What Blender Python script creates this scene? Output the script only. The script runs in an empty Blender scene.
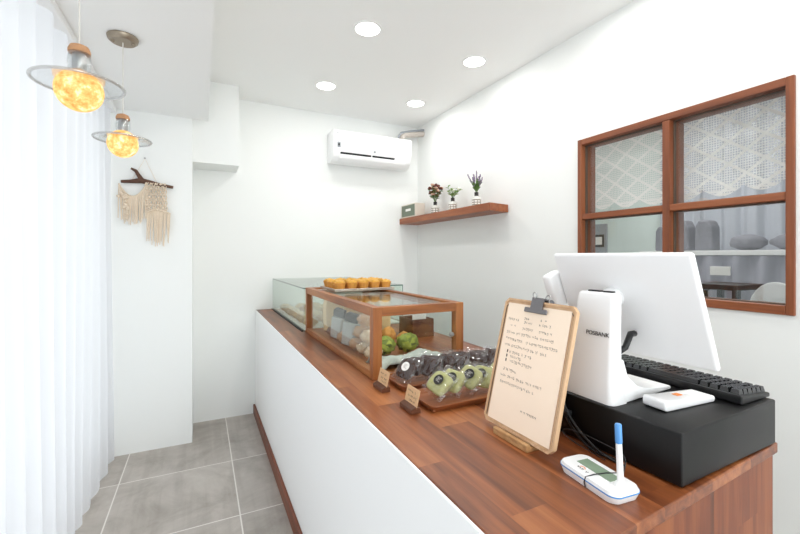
import bpy, bmesh, math, random
from mathutils import Vector, Matrix, Euler, noise
random.seed(7)
R = math.radians
PI = math.pi
COL = bpy.context.scene.collection

# ------------------------------------------------------------------ materials
def srgb(r, g, b):
    f = lambda c: (c / 255 / 12.92) if c / 255 <= .04045 else ((c / 255 + .055) / 1.055) ** 2.4
    return (f(r), f(g), f(b), 1)

def newmat(name):
    m = bpy.data.materials.new(name)
    m.use_nodes = True
    nt = m.node_tree
    b = nt.nodes['Principled BSDF']
    return m, nt, b

def N(nt, kind, **kw):
    n = nt.nodes.new(kind)
    for k, v in kw.items():
        setattr(n, k, v)
    return n

def plain(name, col, rough=.5, metal=0, spec=.5, noise_amt=0, noise_scale=20, bump=0, bump_scale=60, coat=0, sss=0):
    m, nt, b = newmat(name)
    b.inputs['Base Color'].default_value = col
    b.inputs['Roughness'].default_value = rough
    b.inputs['Metallic'].default_value = metal
    b.inputs['Specular IOR Level'].default_value = spec
    b.inputs['Coat Weight'].default_value = coat
    if sss:
        b.inputs['Subsurface Weight'].default_value = sss
    tc = N(nt, 'ShaderNodeTexCoord')
    if noise_amt:
        n = N(nt, 'ShaderNodeTexNoise')
        n.inputs['Scale'].default_value = noise_scale
        n.inputs['Detail'].default_value = 4
        nt.links.new(tc.outputs['Object'], n.inputs['Vector'])
        mx = N(nt, 'ShaderNodeMix', data_type='RGBA')
        nt.links.new(n.outputs['Fac'], mx.inputs[0])
        mx.inputs[6].default_value = tuple(c * (1 - noise_amt) for c in col[:3]) + (1,)
        mx.inputs[7].default_value = tuple(min(1, c * (1 + noise_amt)) for c in col[:3]) + (1,)
        nt.links.new(mx.outputs[2], b.inputs['Base Color'])
    if bump:
        n2 = N(nt, 'ShaderNodeTexNoise')
        n2.inputs['Scale'].default_value = bump_scale
        n2.inputs['Detail'].default_value = 5
        nt.links.new(tc.outputs['Object'], n2.inputs['Vector'])
        bp = N(nt, 'ShaderNodeBump')
        bp.inputs['Strength'].default_value = bump
        bp.inputs['Distance'].default_value = .004
        nt.links.new(n2.outputs['Fac'], bp.inputs['Height'])
        nt.links.new(bp.outputs['Normal'], b.inputs['Normal'])
    return m

def ramp(nt, stops):
    r = N(nt, 'ShaderNodeValToRGB')
    els = r.color_ramp.elements
    while len(els) < len(stops):
        els.new(.5)
    for e, (p, c) in zip(els, stops):
        e.position = p
        e.color = c
    return r

def wood(name, dark, mid, light, axis, plank=None, plank_axis=0, rough=.38, scale=1.0, coat=.0):
    """grain runs along axis; plank = width of the glued strips across plank_axis"""
    m, nt, b = newmat(name)
    tc = N(nt, 'ShaderNodeTexCoord')
    mp = N(nt, 'ShaderNodeMapping')
    s = [26 * scale] * 3
    s[axis] = 1.6 * scale
    mp.inputs['Scale'].default_value = s
    nt.links.new(tc.outputs['Object'], mp.inputs['Vector'])
    vec = mp.outputs['Vector']
    wn = None
    if plank:
        sp = N(nt, 'ShaderNodeSeparateXYZ')
        nt.links.new(tc.outputs['Object'], sp.inputs[0])
        dv = N(nt, 'ShaderNodeMath', operation='DIVIDE')
        nt.links.new(sp.outputs[plank_axis], dv.inputs[0])
        dv.inputs[1].default_value = plank
        fl = N(nt, 'ShaderNodeMath', operation='FLOOR')
        nt.links.new(dv.outputs[0], fl.inputs[0])
        # staves of finite length along the grain, staggered from strip to strip
        dl = N(nt, 'ShaderNodeMath', operation='MULTIPLY_ADD')
        nt.links.new(fl.outputs[0], dl.inputs[0])
        dl.inputs[1].default_value = .37
        ad = N(nt, 'ShaderNodeMath', operation='DIVIDE')
        nt.links.new(sp.outputs[axis], ad.inputs[0])
        ad.inputs[1].default_value = .55
        nt.links.new(ad.outputs[0], dl.inputs[2])
        f2 = N(nt, 'ShaderNodeMath', operation='FLOOR')
        nt.links.new(dl.outputs[0], f2.inputs[0])
        cb = N(nt, 'ShaderNodeCombineXYZ')
        nt.links.new(fl.outputs[0], cb.inputs[0])
        nt.links.new(f2.outputs[0], cb.inputs[1])
        wn = N(nt, 'ShaderNodeTexWhiteNoise', noise_dimensions='3D')
        nt.links.new(cb.outputs[0], wn.inputs['Vector'])
        va = N(nt, 'ShaderNodeVectorMath', operation='MULTIPLY_ADD')
        nt.links.new(wn.outputs['Color'], va.inputs[0])
        va.inputs[1].default_value = (30, 30, 30)
        nt.links.new(vec, va.inputs[2])
        vec = va.outputs[0]
    n1 = N(nt, 'ShaderNodeTexNoise')
    n1.inputs['Scale'].default_value = 1.0
    n1.inputs['Detail'].default_value = 6
    n1.inputs['Roughness'].default_value = .62
    n1.inputs['Distortion'].default_value = .6
    nt.links.new(vec, n1.inputs['Vector'])
    fac = n1.outputs['Fac']
    if wn:
        mm = N(nt, 'ShaderNodeMath', operation='MULTIPLY_ADD')
        nt.links.new(wn.outputs['Value'], mm.inputs[0])
        mm.inputs[1].default_value = .30
        sub = N(nt, 'ShaderNodeMath', operation='SUBTRACT')
        nt.links.new(fac, sub.inputs[0])
        sub.inputs[1].default_value = .15
        nt.links.new(sub.outputs[0], mm.inputs[2])
        fac = mm.outputs[0]
    cr = ramp(nt, [(.25, dark), (.5, mid), (.75, light)])
    nt.links.new(fac, cr.inputs[0])
    nt.links.new(cr.outputs[0], b.inputs['Base Color'])
    b.inputs['Roughness'].default_value = rough
    b.inputs['Coat Weight'].default_value = coat
    b.inputs['Coat Roughness'].default_value = .25
    bp = N(nt, 'ShaderNodeBump')
    bp.inputs['Strength'].default_value = .12
    bp.inputs['Distance'].default_value = .002
    nt.links.new(n1.outputs['Fac'], bp.inputs['Height'])
    nt.links.new(bp.outputs['Normal'], b.inputs['Normal'])
    return m

def thin_glass(name, tint=(1, 1, 1, 1), rough=0.0, boost=1.0, base=0.0):
    """clear sheet: transparent with a Fresnel reflection"""
    m = bpy.data.materials.new(name)
    m.use_nodes = True
    nt = m.node_tree
    nt.nodes.clear()
    out = N(nt, 'ShaderNodeOutputMaterial')
    tr = N(nt, 'ShaderNodeBsdfTransparent')
    tr.inputs[0].default_value = tint
    gl = N(nt, 'ShaderNodeBsdfGlossy')
    gl.inputs['Roughness'].default_value = rough
    fr = N(nt, 'ShaderNodeLayerWeight')
    fr.inputs[0].default_value = .5
    pw = N(nt, 'ShaderNodeMath', operation='POWER')
    nt.links.new(fr.outputs['Facing'], pw.inputs[0])
    pw.inputs[1].default_value = 5
    mu = N(nt, 'ShaderNodeMath', operation='MULTIPLY_ADD', use_clamp=True)
    nt.links.new(pw.outputs[0], mu.inputs[0])
    mu.inputs[1].default_value = .75
    mu.inputs[2].default_value = .035 * boost + base
    mx = N(nt, 'ShaderNodeMixShader')
    nt.links.new(mu.outputs[0], mx.inputs[0])
    nt.links.new(tr.outputs[0], mx.inputs[1])
    nt.links.new(gl.outputs[0], mx.inputs[2])
    nt.links.new(mx.outputs[0], out.inputs[0])
    return m

def emit(name, col, strength):
    m = bpy.data.materials.new(name)
    m.use_nodes = True
    nt = m.node_tree
    nt.nodes.clear()
    out = N(nt, 'ShaderNodeOutputMaterial')
    e = N(nt, 'ShaderNodeEmission')
    e.inputs[0].default_value = col
    e.inputs[1].default_value = strength
    nt.links.new(e.outputs[0], out.inputs[0])
    return m

M = {}
M['wall'] = plain('white_wall_paint', (.86, .875, .865, 1), .75, spec=.2, bump=.03, bump_scale=180)
M['ceiling'] = plain('white_ceiling_paint', (.90, .905, .90, 1), .85, spec=.15)
M['counter_white'] = plain('white_counter_paint', (.91, .91, .905, 1), .55, spec=.3)
M['kitchen_wall'] = plain('pale_green_grey_paint', (.70, .79, .76, 1), .8, spec=.2)
M['counter_wood'] = wood('mahogany_butcher_block', srgb(92, 44, 20), srgb(140, 78, 41), srgb(176, 110, 64), 1, .085, 0, .36, coat=.15)
M['end_wood'] = wood('mahogany_upright_boards', srgb(76, 34, 14), srgb(118, 58, 28), srgb(150, 86, 46), 2, .11, 0, .42)  # darker than the worktop: the shade on the end panel is in this colour
M['trim_wood'] = wood('dark_red_trim_wood', srgb(82, 38, 22), srgb(118, 60, 36), srgb(140, 78, 48), 1, None, 0, .45)
M['case_wood'] = wood('honey_brown_wood', srgb(108, 58, 24), srgb(156, 94, 46), srgb(186, 126, 70), 1, None, 0, .42)
M['case_wood_x'] = wood('honey_brown_wood_across', srgb(108, 58, 24), srgb(156, 94, 46), srgb(186, 126, 70), 0, None, 0, .42)
M['case_wood_z'] = wood('honey_brown_wood_upright', srgb(108, 58, 24), srgb(156, 94, 46), srgb(186, 126, 70), 2, None, 0, .42)
M['frame_wood'] = wood('window_frame_wood', srgb(96, 48, 24), srgb(130, 70, 38), srgb(156, 92, 54), 1, None, 0, .45)
M['frame_wood_z'] = wood('window_frame_wood_upright', srgb(96, 48, 24), srgb(130, 70, 38), srgb(156, 92, 54), 2, None, 0, .45)
M['shelf_wood'] = wood('shelf_wood', srgb(112, 56, 28), srgb(146, 80, 44), srgb(170, 102, 60), 1, None, 0, .45)
M['tray_wood'] = wood('tray_wood', srgb(104, 54, 24), srgb(144, 82, 42), srgb(170, 106, 60), 0, None, 0, .45)
M['dark_box_wood'] = wood('dark_box_wood', srgb(70, 36, 20), srgb(100, 56, 32), srgb(124, 74, 44), 0, None, 0, .5)
M['board_wood'] = wood('pale_fibreboard', srgb(176, 136, 100), srgb(206, 168, 130), srgb(220, 186, 150), 2, None, 0, .6)
M['pale_wood'] = wood('pale_stand_wood', srgb(150, 104, 62), srgb(190, 146, 98), srgb(208, 168, 120), 0, None, 0, .55)
M['cork'] = plain('cork', srgb(184, 138, 100), .8, noise_amt=.25, noise_scale=90)
M['branch'] = plain('driftwood_bark', srgb(92, 64, 50), .85, noise_amt=.4, noise_scale=40, bump=.6, bump_scale=50)
M['cotton'] = plain('cream_cotton_cord', srgb(224, 208, 188), .95, spec=.1, noise_amt=.12, noise_scale=120)
M['white_plastic'] = plain('white_plastic', (.90, .90, .905, 1), .32, spec=.5)
M['ac_white'] = plain('air_conditioner_white', (.87, .875, .885, 1), .3, spec=.5)
M['grey_plastic'] = plain('grey_plastic', srgb(150, 155, 162), .4)
M['black_plastic'] = plain('black_plastic', srgb(16, 16, 18), .38, spec=.5)
M['key_black'] = plain('black_keycap_plastic', srgb(28, 29, 32), .25, spec=.8)
M['drawer_black'] = plain('black_powder_coat', srgb(10, 10, 11), .4, spec=.35, bump=.05, bump_scale=400)
M['rubber'] = plain('black_cable_rubber', srgb(28, 28, 30), .45)
M['dark_slot'] = plain('dark_slot', srgb(22, 24, 28), .6)
M['seal'] = plain('dark_seal', srgb(92, 78, 66), .7)
M['blue_plastic'] = plain('blue_plastic', srgb(84, 148, 214), .35)
M['lcd'] = plain('green_grey_lcd', srgb(140, 160, 138), .18, spec=.6)
M['steel'] = plain('brushed_steel', srgb(176, 176, 176), .3, metal=1)
M['tray_metal'] = plain('silver_tray_metal', srgb(190, 180, 168), .28, metal=1)
M['bronze'] = plain('brushed_bronze_metal', srgb(156, 144, 128), .38, metal=.85)
M['dark_steel'] = plain('dark_clip_steel', srgb(128, 126, 128), .3, metal=1)
M['cord_white'] = plain('pale_cord', srgb(214, 210, 204), .6)
M['paper'] = plain('cream_note_paper', srgb(254, 233, 211), .85, spec=.15)
M['ink'] = plain('dark_ink', srgb(84, 70, 62), .8, spec=.1)
M['card'] = plain('kraft_price_card', srgb(214, 176, 136), .85, spec=.15)
M['label_white'] = plain('white_sticker_paper', srgb(240, 238, 234), .6)
M['label_black'] = plain('black_sticker_paper', srgb(38, 36, 34), .5)
M['label_green'] = plain('grey_green_label', srgb(116, 126, 110), .7)
M['label_grey'] = plain('grey_label', srgb(132, 128, 116), .7)
M['box_beige'] = plain('beige_carton', srgb(214, 206, 194), .8, noise_amt=.03, noise_scale=8)
M['bottle_white'] = plain('frosted_bottle', srgb(226, 226, 220), .25, spec=.5)
M['orange_print'] = plain('orange_print', srgb(232, 140, 70), .6)
M['custard'] = plain('baked_custard', srgb(236, 164, 58), .42, noise_amt=.5, noise_scale=70, bump=.25, bump_scale=120)
M['crust'] = plain('golden_crust', srgb(216, 150, 68), .7, noise_amt=.25, noise_scale=60, bump=.4, bump_scale=160)
M['brown_cookie'] = plain('dark_chocolate_cookie', srgb(58, 34, 26), .7, noise_amt=.5, noise_scale=70, bump=.5, bump_scale=140)
M['green_cookie'] = plain('matcha_cookie', srgb(178, 178, 118), .75, noise_amt=.28, noise_scale=70, bump=.5, bump_scale=140)
M['cream_bun'] = plain('pale_scone_crust', srgb(222, 196, 160), .75, noise_amt=.22, noise_scale=26, bump=.5, bump_scale=60)
M['tan_bun'] = plain('tan_scone_crust', srgb(196, 156, 116), .75, noise_amt=.3, noise_scale=26, bump=.5, bump_scale=60)
M['choc_bun'] = plain('cocoa_scone_crust', srgb(112, 76, 58), .75, noise_amt=.35, noise_scale=26, bump=.5, bump_scale=60)
M['orange_bun'] = plain('orange_crumble', srgb(226, 160, 84), .7, noise_amt=.4, noise_scale=40, bump=.6, bump_scale=70)
M['grey_pouch'] = plain('grey_blue_paper', srgb(178, 182, 180), .6)
M['dark_pouch'] = plain('slate_grey_paper', srgb(84, 86, 88), .6)
M['cream_paper'] = plain('cream_paper_bag', srgb(238, 214, 164), .8, noise_amt=.08, noise_scale=14)
M['cloth'] = plain('sage_linen', srgb(206, 212, 204), .95, spec=.1, noise_amt=.06, noise_scale=90)
M['leaf'] = plain('leaf_green', srgb(92, 128, 64), .6, noise_amt=.3, noise_scale=80)
M['leaf_light'] = plain('fresh_leaf_green', srgb(140, 176, 96), .6, noise_amt=.25, noise_scale=80)
M['dusty_pink'] = plain('dusty_pink_petal', srgb(196, 158, 136), .8, noise_amt=.2, noise_scale=80)
M['dark_red_petal'] = plain('dark_red_petal', srgb(112, 62, 52), .8, noise_amt=.2, noise_scale=80)
M['white_petal'] = plain('white_petal', srgb(236, 236, 224), .8)
M['lavender'] = plain('lavender_petal', srgb(142, 128, 152), .8, noise_amt=.25, noise_scale=80)
M['dark_furniture'] = plain('black_stained_wood', srgb(32, 34, 38), .5)
M['lilac_cloth'] = plain('lilac_grey_cloth', (.40, .40, .47, 1), .9, spec=.1)
M['bag_grey'] = plain('grey_bag_fabric', srgb(112, 112, 120), .85, noise_amt=.25, noise_scale=30)
M['glass'] = thin_glass('clear_glass', (.97, .985, .975, 1))
M['window_glass'] = thin_glass('window_pane_glass', (.98, .99, .985, 1), boost=1.6)
M['green_glass'] = thin_glass('greenish_case_glass', (.93, .965, .945, 1))
M['green_edge'] = plain('green_glass_edge', srgb(66, 104, 96), .15, spec=.8)
M['film'] = thin_glass('clear_cellophane', (.97, .97, .98, 1), rough=.14, boost=1.8, base=.02)
M['lamp_glass'] = thin_glass('lamp_glass', (.93, .94, .94, 1), boost=2.0, base=.05)
M['downlight'] = emit('downlight_diffuser', (1, .985, .96, 1), 9)

def mat_leafy_green():
    m, nt, b = newmat('leafy_green_dough')
    tc = N(nt, 'ShaderNodeTexCoord')
    v = N(nt, 'ShaderNodeTexVoronoi')
    v.inputs['Scale'].default_value = 46
    nt.links.new(tc.outputs['Object'], v.inputs['Vector'])
    cr = ramp(nt, [(.0, srgb(186, 190, 84)), (.45, srgb(146, 160, 66)), (.75, srgb(92, 100, 54)), (1, srgb(92, 60, 54))])
    nt.links.new(v.outputs['Color'], cr.inputs[0])
    nt.links.new(cr.outputs[0], b.inputs['Base Color'])
    b.inputs['Roughness'].default_value = .7
    return m
M['leafy'] = mat_leafy_green()

def mat_floor():
    m, nt, b = newmat('grey_stone_floor_tiles')
    tc = N(nt, 'ShaderNodeTexCoord')
    sp = N(nt, 'ShaderNodeSeparateXYZ')
    nt.links.new(tc.outputs['Object'], sp.inputs[0])
    T = .58
    def cell(out, off):
        a = N(nt, 'ShaderNodeMath', operation='SUBTRACT')
        nt.links.new(out, a.inputs[0]); a.inputs[1].default_value = off
        d = N(nt, 'ShaderNodeMath', operation='DIVIDE')
        nt.links.new(a.outputs[0], d.inputs[0]); d.inputs[1].default_value = T
        f = N(nt, 'ShaderNodeMath', operation='FLOOR'); nt.links.new(d.outputs[0], f.inputs[0])
        fr = N(nt, 'ShaderNodeMath', operation='FRACT'); nt.links.new(d.outputs[0], fr.inputs[0])
        s = N(nt, 'ShaderNodeMath', operation='SUBTRACT'); nt.links.new(fr.outputs[0], s.inputs[0]); s.inputs[1].default_value = .5
        ab = N(nt, 'ShaderNodeMath', operation='ABSOLUTE'); nt.links.new(s.outputs[0], ab.inputs[0])
        return f.outputs[0], ab.outputs[0]
    fx, ax = cell(sp.outputs[0], .157 - .565)
    mn = N(nt, 'ShaderNodeMath', operation='MINIMUM')   # the last row runs on to the wall uncut
    nt.links.new(sp.outputs[1], mn.inputs[0]); mn.inputs[1].default_value = 3.2
    fy, ay = cell(mn.outputs[0], 2.10)
    mxx = N(nt, 'ShaderNodeMath', operation='MAXIMUM')
    nt.links.new(ax, mxx.inputs[0]); nt.links.new(ay, mxx.inputs[1])
    gt = N(nt, 'ShaderNodeMath', operation='GREATER_THAN'); nt.links.new(mxx.outputs[0], gt.inputs[0]); gt.inputs[1].default_value = .4945
    cb = N(nt, 'ShaderNodeCombineXYZ'); nt.links.new(fx, cb.inputs[0]); nt.links.new(fy, cb.inputs[1])
    wn = N(nt, 'ShaderNodeTexWhiteNoise', noise_dimensions='3D'); nt.links.new(cb.outputs[0], wn.inputs['Vector'])
    va = N(nt, 'ShaderNodeVectorMath', operation='MULTIPLY_ADD')
    nt.links.new(wn.outputs['Color'], va.inputs[0]); va.inputs[1].default_value = (9, 9, 9)
    nt.links.new(tc.outputs['Object'], va.inputs[2])
    n1 = N(nt, 'ShaderNodeTexNoise'); n1.inputs['Scale'].default_value = 3.2; n1.inputs['Detail'].default_value = 9; n1.inputs['Roughness'].default_value = .68
    n1.inputs['Distortion'].default_value = .5
    nt.links.new(va.outputs[0], n1.inputs['Vector'])
    cr = ramp(nt, [(.3, srgb(158, 151, 143)), (.5, srgb(180, 173, 166)), (.72, srgb(197, 191, 184))])
    nt.links.new(n1.outputs['Fac'], cr.inputs[0])
    mp = N(nt, 'ShaderNodeMapping'); mp.inputs['Scale'].default_value = (18, 1.6, 1)
    nt.links.new(va.outputs[0], mp.inputs['Vector'])
    n2 = N(nt, 'ShaderNodeTexNoise'); n2.inputs['Scale'].default_value = 1.0; n2.inputs['Detail'].default_value = 4
    nt.links.new(mp.outputs['Vector'], n2.inputs['Vector'])
    r2 = ramp(nt, [(.38, (.84, .83, .82, 1)), (.56, (1, 1, 1, 1))])
    nt.links.new(n2.outputs['Fac'], r2.inputs[0])
    mu = N(nt, 'ShaderNodeMix', data_type='RGBA', blend_type='MULTIPLY'); mu.inputs[0].default_value = .75
    nt.links.new(cr.outputs[0], mu.inputs[6]); nt.links.new(r2.outputs[0], mu.inputs[7])
    mg = N(nt, 'ShaderNodeMix', data_type='RGBA')
    nt.links.new(gt.outputs[0], mg.inputs[0]); nt.links.new(mu.outputs[2], mg.inputs[6]); mg.inputs[7].default_value = srgb(222, 218, 212)
    nt.links.new(mg.outputs[2], b.inputs['Base Color'])
    b.inputs['Roughness'].default_value = .42
    b.inputs['Specular IOR Level'].default_value = .35
    bp = N(nt, 'ShaderNodeBump'); bp.inputs['Strength'].default_value = .1; bp.inputs['Distance'].default_value = .002
    nt.links.new(n1.outputs['Fac'], bp.inputs['Height']); nt.links.new(bp.outputs['Normal'], b.inputs['Normal'])
    return m
M['floor'] = mat_floor()

def mat_sheer():
    m = bpy.data.materials.new('white_sheer_voile')
    m.use_nodes = True
    nt = m.node_tree
    nt.nodes.clear()
    out = N(nt, 'ShaderNodeOutputMaterial')
    d = N(nt, 'ShaderNodeBsdfDiffuse'); d.inputs[0].default_value = (.88, .88, .90, 1)
    t = N(nt, 'ShaderNodeBsdfTranslucent'); t.inputs[0].default_value = (.90, .91, .95, 1)
    mx = N(nt, 'ShaderNodeMixShader'); mx.inputs[0].default_value = .65
    nt.links.new(d.outputs[0], mx.inputs[1]); nt.links.new(t.outputs[0], mx.inputs[2])
    tr = N(nt, 'ShaderNodeBsdfTransparent'); tr.inputs[0].default_value = (1, 1, 1, 1)
    m2 = N(nt, 'ShaderNodeMixShader'); m2.inputs[0].default_value = .10
    nt.links.new(mx.outputs[0], m2.inputs[1]); nt.links.new(tr.outputs[0], m2.inputs[2])
    nt.links.new(m2.outputs[0], out.inputs[0])
    return m
M['sheer'] = mat_sheer()

def mat_lace():
    """openwork crochet: a fine net crossed by diamond bands, holes are really open"""
    m = bpy.data.materials.new('ivory_crochet_lace')
    m.use_nodes = True
    nt = m.node_tree
    nt.nodes.clear()
    out = N(nt, 'ShaderNodeOutputMaterial')
    tc = N(nt, 'ShaderNodeTexCoord')
    sp = N(nt, 'ShaderNodeSeparateXYZ'); nt.links.new(tc.outputs['Object'], sp.inputs[0])
    def M1(op, a, b_=None, c=None):
        n = N(nt, 'ShaderNodeMath', operation=op)
        for i, x in enumerate((a, b_, c)):
            if x is None: continue
            if isinstance(x, (int, float)): n.inputs[i].default_value = x
            else: nt.links.new(x, n.inputs[i])
        return n.outputs[0]
    y, z = sp.outputs[1], sp.outputs[2]
    zz = M1('MULTIPLY', z, 1.35)
    a = M1('ADD', y, zz)
    c = M1('SUBTRACT', y, zz)
    def band(o, period, w):
        q = M1('ABSOLUTE', M1('SUBTRACT', M1('FRACT', M1('DIVIDE', o, period)), .5))
        return M1('GREATER_THAN', q, .5 - w)
    diamonds = M1('MAXIMUM', band(a, .130, .075), band(c, .130, .075))
    # small holes inside the bands where they cross
    net_h = band(z, .0105, .14)
    net_v = band(y, .0095, .13)
    net = M1('MAXIMUM', net_h, net_v)
    hem = M1('LESS_THAN', z, -.350)
    solid = M1('MAXIMUM', M1('MAXIMUM', diamonds, net), M1('MULTIPLY', hem, band(z, .016, .36)))
    d = N(nt, 'ShaderNodeBsdfDiffuse'); d.inputs[0].default_value = (.95, .95, .93, 1)
    t = N(nt, 'ShaderNodeBsdfTranslucent'); t.inputs[0].default_value = (.95, .95, .93, 1)
    mx = N(nt, 'ShaderNodeMixShader'); mx.inputs[0].default_value = .15
    nt.links.new(d.outputs[0], mx.inputs[1]); nt.links.new(t.outputs[0], mx.inputs[2])
    tr = N(nt, 'ShaderNodeBsdfTransparent')
    m2 = N(nt, 'ShaderNodeMixShader')
    nt.links.new(solid, m2.inputs[0]); nt.links.new(tr.outputs[0], m2.inputs[1]); nt.links.new(mx.outputs[0], m2.inputs[2])
    nt.links.new(m2.outputs[0], out.inputs[0])
    return m
M['lace'] = mat_lace()

def mat_globe():
    m = bpy.data.materials.new('glowing_amber_globe')
    m.use_nodes = True
    nt = m.node_tree
    nt.nodes.clear()
    out = N(nt, 'ShaderNodeOutputMaterial')
    tc = N(nt, 'ShaderNodeTexCoord')
    n = N(nt, 'ShaderNodeTexNoise'); n.inputs['Scale'].default_value = 42; n.inputs['Detail'].default_value = 5; n.inputs['Roughness'].default_value = .75
    nt.links.new(tc.outputs['Object'], n.inputs['Vector'])
    cr = ramp(nt, [(.30, (1.0, .36, .08, 1)), (.52, (1.0, .58, .20, 1)), (.68, (1.0, .85, .55, 1))])
    nt.links.new(n.outputs['Fac'], cr.inputs[0])
    rs = ramp(nt, [(.3, (.55, .55, .55, 1)), (.7, (1, 1, 1, 1))])
    nt.links.new(n.outputs['Fac'], rs.inputs[0])
    mu = N(nt, 'ShaderNodeMath', operation='MULTIPLY'); nt.links.new(rs.outputs[0], mu.inputs[0]); mu.inputs[1].default_value = GLOBE
    e = N(nt, 'ShaderNodeEmission')
    nt.links.new(cr.outputs[0], e.inputs[0]); nt.links.new(mu.outputs[0], e.inputs[1])
    nt.links.new(e.outputs[0], out.inputs[0])
    return m
GLOBE = 1.3
M['globe'] = mat_globe()

# ------------------------------------------------------------------ mesh builder
class MB:
    def __init__(self):
        self.bm = bmesh.new()
    def _take(self, sub, mat=None):
        me = bpy.data.meshes.new('tmp')
        sub.to_mesh(me); sub.free()
        if mat is not None:
            me.transform(mat)
        self.bm.from_mesh(me)
        bpy.data.meshes.remove(me)
        return self
    def box(self, x0, x1, y0, y1, z0, z1, bev=0, seg=2, mat=None):
        b = bmesh.new()
        bmesh.ops.create_cube(b, size=1)
        for v in b.verts:
            v.co = Vector((x0 + (v.co.x + .5) * (x1 - x0), y0 + (v.co.y + .5) * (y1 - y0), z0 + (v.co.z + .5) * (z1 - z0)))
        if bev:
            bmesh.ops.bevel(b, geom=b.edges[:], offset=bev, segments=seg, affect='EDGES', profile=.5)
        return self._take(b, mat)
    def lathe(self, prof, seg=32, c=(0, 0, 0), mat=None):
        """prof: (r, z) points; r=0 closes"""
        b = bmesh.new()
        rings = []
        for r, z in prof:
            if r <= 1e-6:
                rings.append([b.verts.new((c[0], c[1], c[2] + z))])
            else:
                rings.append([b.verts.new((c[0] + r * math.cos(2 * PI * i / seg), c[1] + r * math.sin(2 * PI * i / seg), c[2] + z)) for i in range(seg)])
        for A, B in zip(rings, rings[1:]):
            for i in range(seg):
                j = (i + 1) % seg
                if len(A) == 1 and len(B) == 1: continue
                if len(A) == 1: b.faces.new((A[0], B[j], B[i]))
                elif len(B) == 1: b.faces.new((A[i], A[j], B[0]))
                else: b.faces.new((A[i], A[j], B[j], B[i]))
        bmesh.ops.recalc_face_normals(b, faces=b.faces[:])
        return self._take(b, mat)
    def tube(self, pts, r, seg=8, mat=None):
        pts = [Vector(p) for p in pts]
        rs = r if isinstance(r, (list, tuple)) else [r] * len(pts)
        b = bmesh.new()
        rings = []
        prev = None
        for i, p in enumerate(pts):
            t = (pts[min(i + 1, len(pts) - 1)] - pts[max(i - 1, 0)])
            if t.length < 1e-9: t = Vector((0, 0, 1))
            t.normalize()
            if prev is None:
                up = Vector((0, 0, 1)) if abs(t.z) < .9 else Vector((1, 0, 0))
                n = t.cross(up).normalized()
            else:
                n = (prev - t * prev.dot(t))
                n = n.normalized() if n.length > 1e-6 else t.orthogonal().normalized()
            prev = n
            bb = t.cross(n)
            rings.append([b.verts.new(p + (n * math.cos(2 * PI * k / seg) + bb * math.sin(2 * PI * k / seg)) * rs[i]) for k in range(seg)])
        for A, B in zip(rings, rings[1:]):
            for i in range(seg):
                j = (i + 1) % seg
                b.faces.new((A[i], A[j], B[j], B[i]))
        b.faces.new(rings[0][::-1]); b.faces.new(rings[-1])
        bmesh.ops.recalc_face_normals(b, faces=b.faces[:])
        return self._take(b, mat)
    def blob(self, c, rad, amp=.12, freq=3, sub=3, seed=0, mat=None):
        b = bmesh.new()
        bmesh.ops.create_icosphere(b, subdivisions=sub, radius=1)
        o = Vector((seed * 3.1, seed * 1.7, seed * 5.3))
        for v in b.verts:
            k = 1 + amp * noise.noise(v.co * freq + o)
            v.co = Vector((c[0] + v.co.x * k * rad[0], c[1] + v.co.y * k * rad[1], c[2] + v.co.z * k * rad[2]))
        return self._take(b, mat)
    def floor(self, z):
        for v in self.bm.verts: v.co.z = max(v.co.z, z)
        return self
    def prism(self, poly, a0, a1, axis=0, bev=0, mat=None, seg=2):
        """closed polygon (list of 2-D points) swept along axis from a0 to a1"""
        b = bmesh.new()
        def P(u, v, a):
            return {0: (a, u, v), 1: (u, a, v), 2: (u, v, a)}[axis]
        A = [b.verts.new(P(u, v, a0)) for u, v in poly]
        B = [b.verts.new(P(u, v, a1)) for u, v in poly]
        b.faces.new(A); b.faces.new(B[::-1])
        n = len(poly)
        for i in range(n):
            b.faces.new((A[i], B[i], B[(i + 1) % n], A[(i + 1) % n]))
        bmesh.ops.recalc_face_normals(b, faces=b.faces[:])
        if bev:
            bmesh.ops.bevel(b, geom=b.edges[:], offset=bev, segments=seg, affect='EDGES', profile=.5)
        return self._take(b, mat)
    def quad(self, pts):
        vs = [self.bm.verts.new(p) for p in pts]
        self.bm.faces.new(vs)
        return self
    def grid(self, fn, nu, nv, thick=0):
        g = [[self.bm.verts.new(fn(i / nu, j / nv)) for j in range(nv + 1)] for i in range(nu + 1)]
        for i in range(nu):
            for j in range(nv):
                self.bm.faces.new((g[i][j], g[i + 1][j], g[i + 1][j + 1], g[i][j + 1]))
        return self
    def build(self, name, mat, parent=None, smooth=None, rel=True, solid=0):
        me = bpy.data.meshes.new(name)
        self.bm.to_mesh(me); self.bm.free()
        o = bpy.data.objects.new(name, me)
        COL.objects.link(o)
        if parent is not None:
            o.parent = parent
            if rel:   # vertices were given in the world: bring them into the thing's own space
                p = parent; loc = Vector((0, 0, 0))
                while p is not None:
                    loc += p.location; p = p.parent
                me.transform(Matrix.Translation(-loc))
        me.materials.append(M[mat] if isinstance(mat, str) else mat)
        if smooth is not None:
            for p in me.polygons: p.use_smooth = True
            me.set_sharp_from_angle(angle=R(smooth))
        if solid:
            md = o.modifiers.new('thickness', 'SOLIDIFY'); md.thickness = solid; md.offset = 0
        return o

def thing(name, label, cat, loc=(0, 0, 0), rot=(0, 0, 0), group=None):
    o = bpy.data.objects.new(name, None)
    o.empty_display_size = .05
    COL.objects.link(o)
    o.location = loc; o.rotation_euler = rot
    return tag(o, label, cat, group)

def tag(o, label, cat, group=None):
    o['label'] = label; o['category'] = cat
    if group: o['group'] = group
    return o

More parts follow.
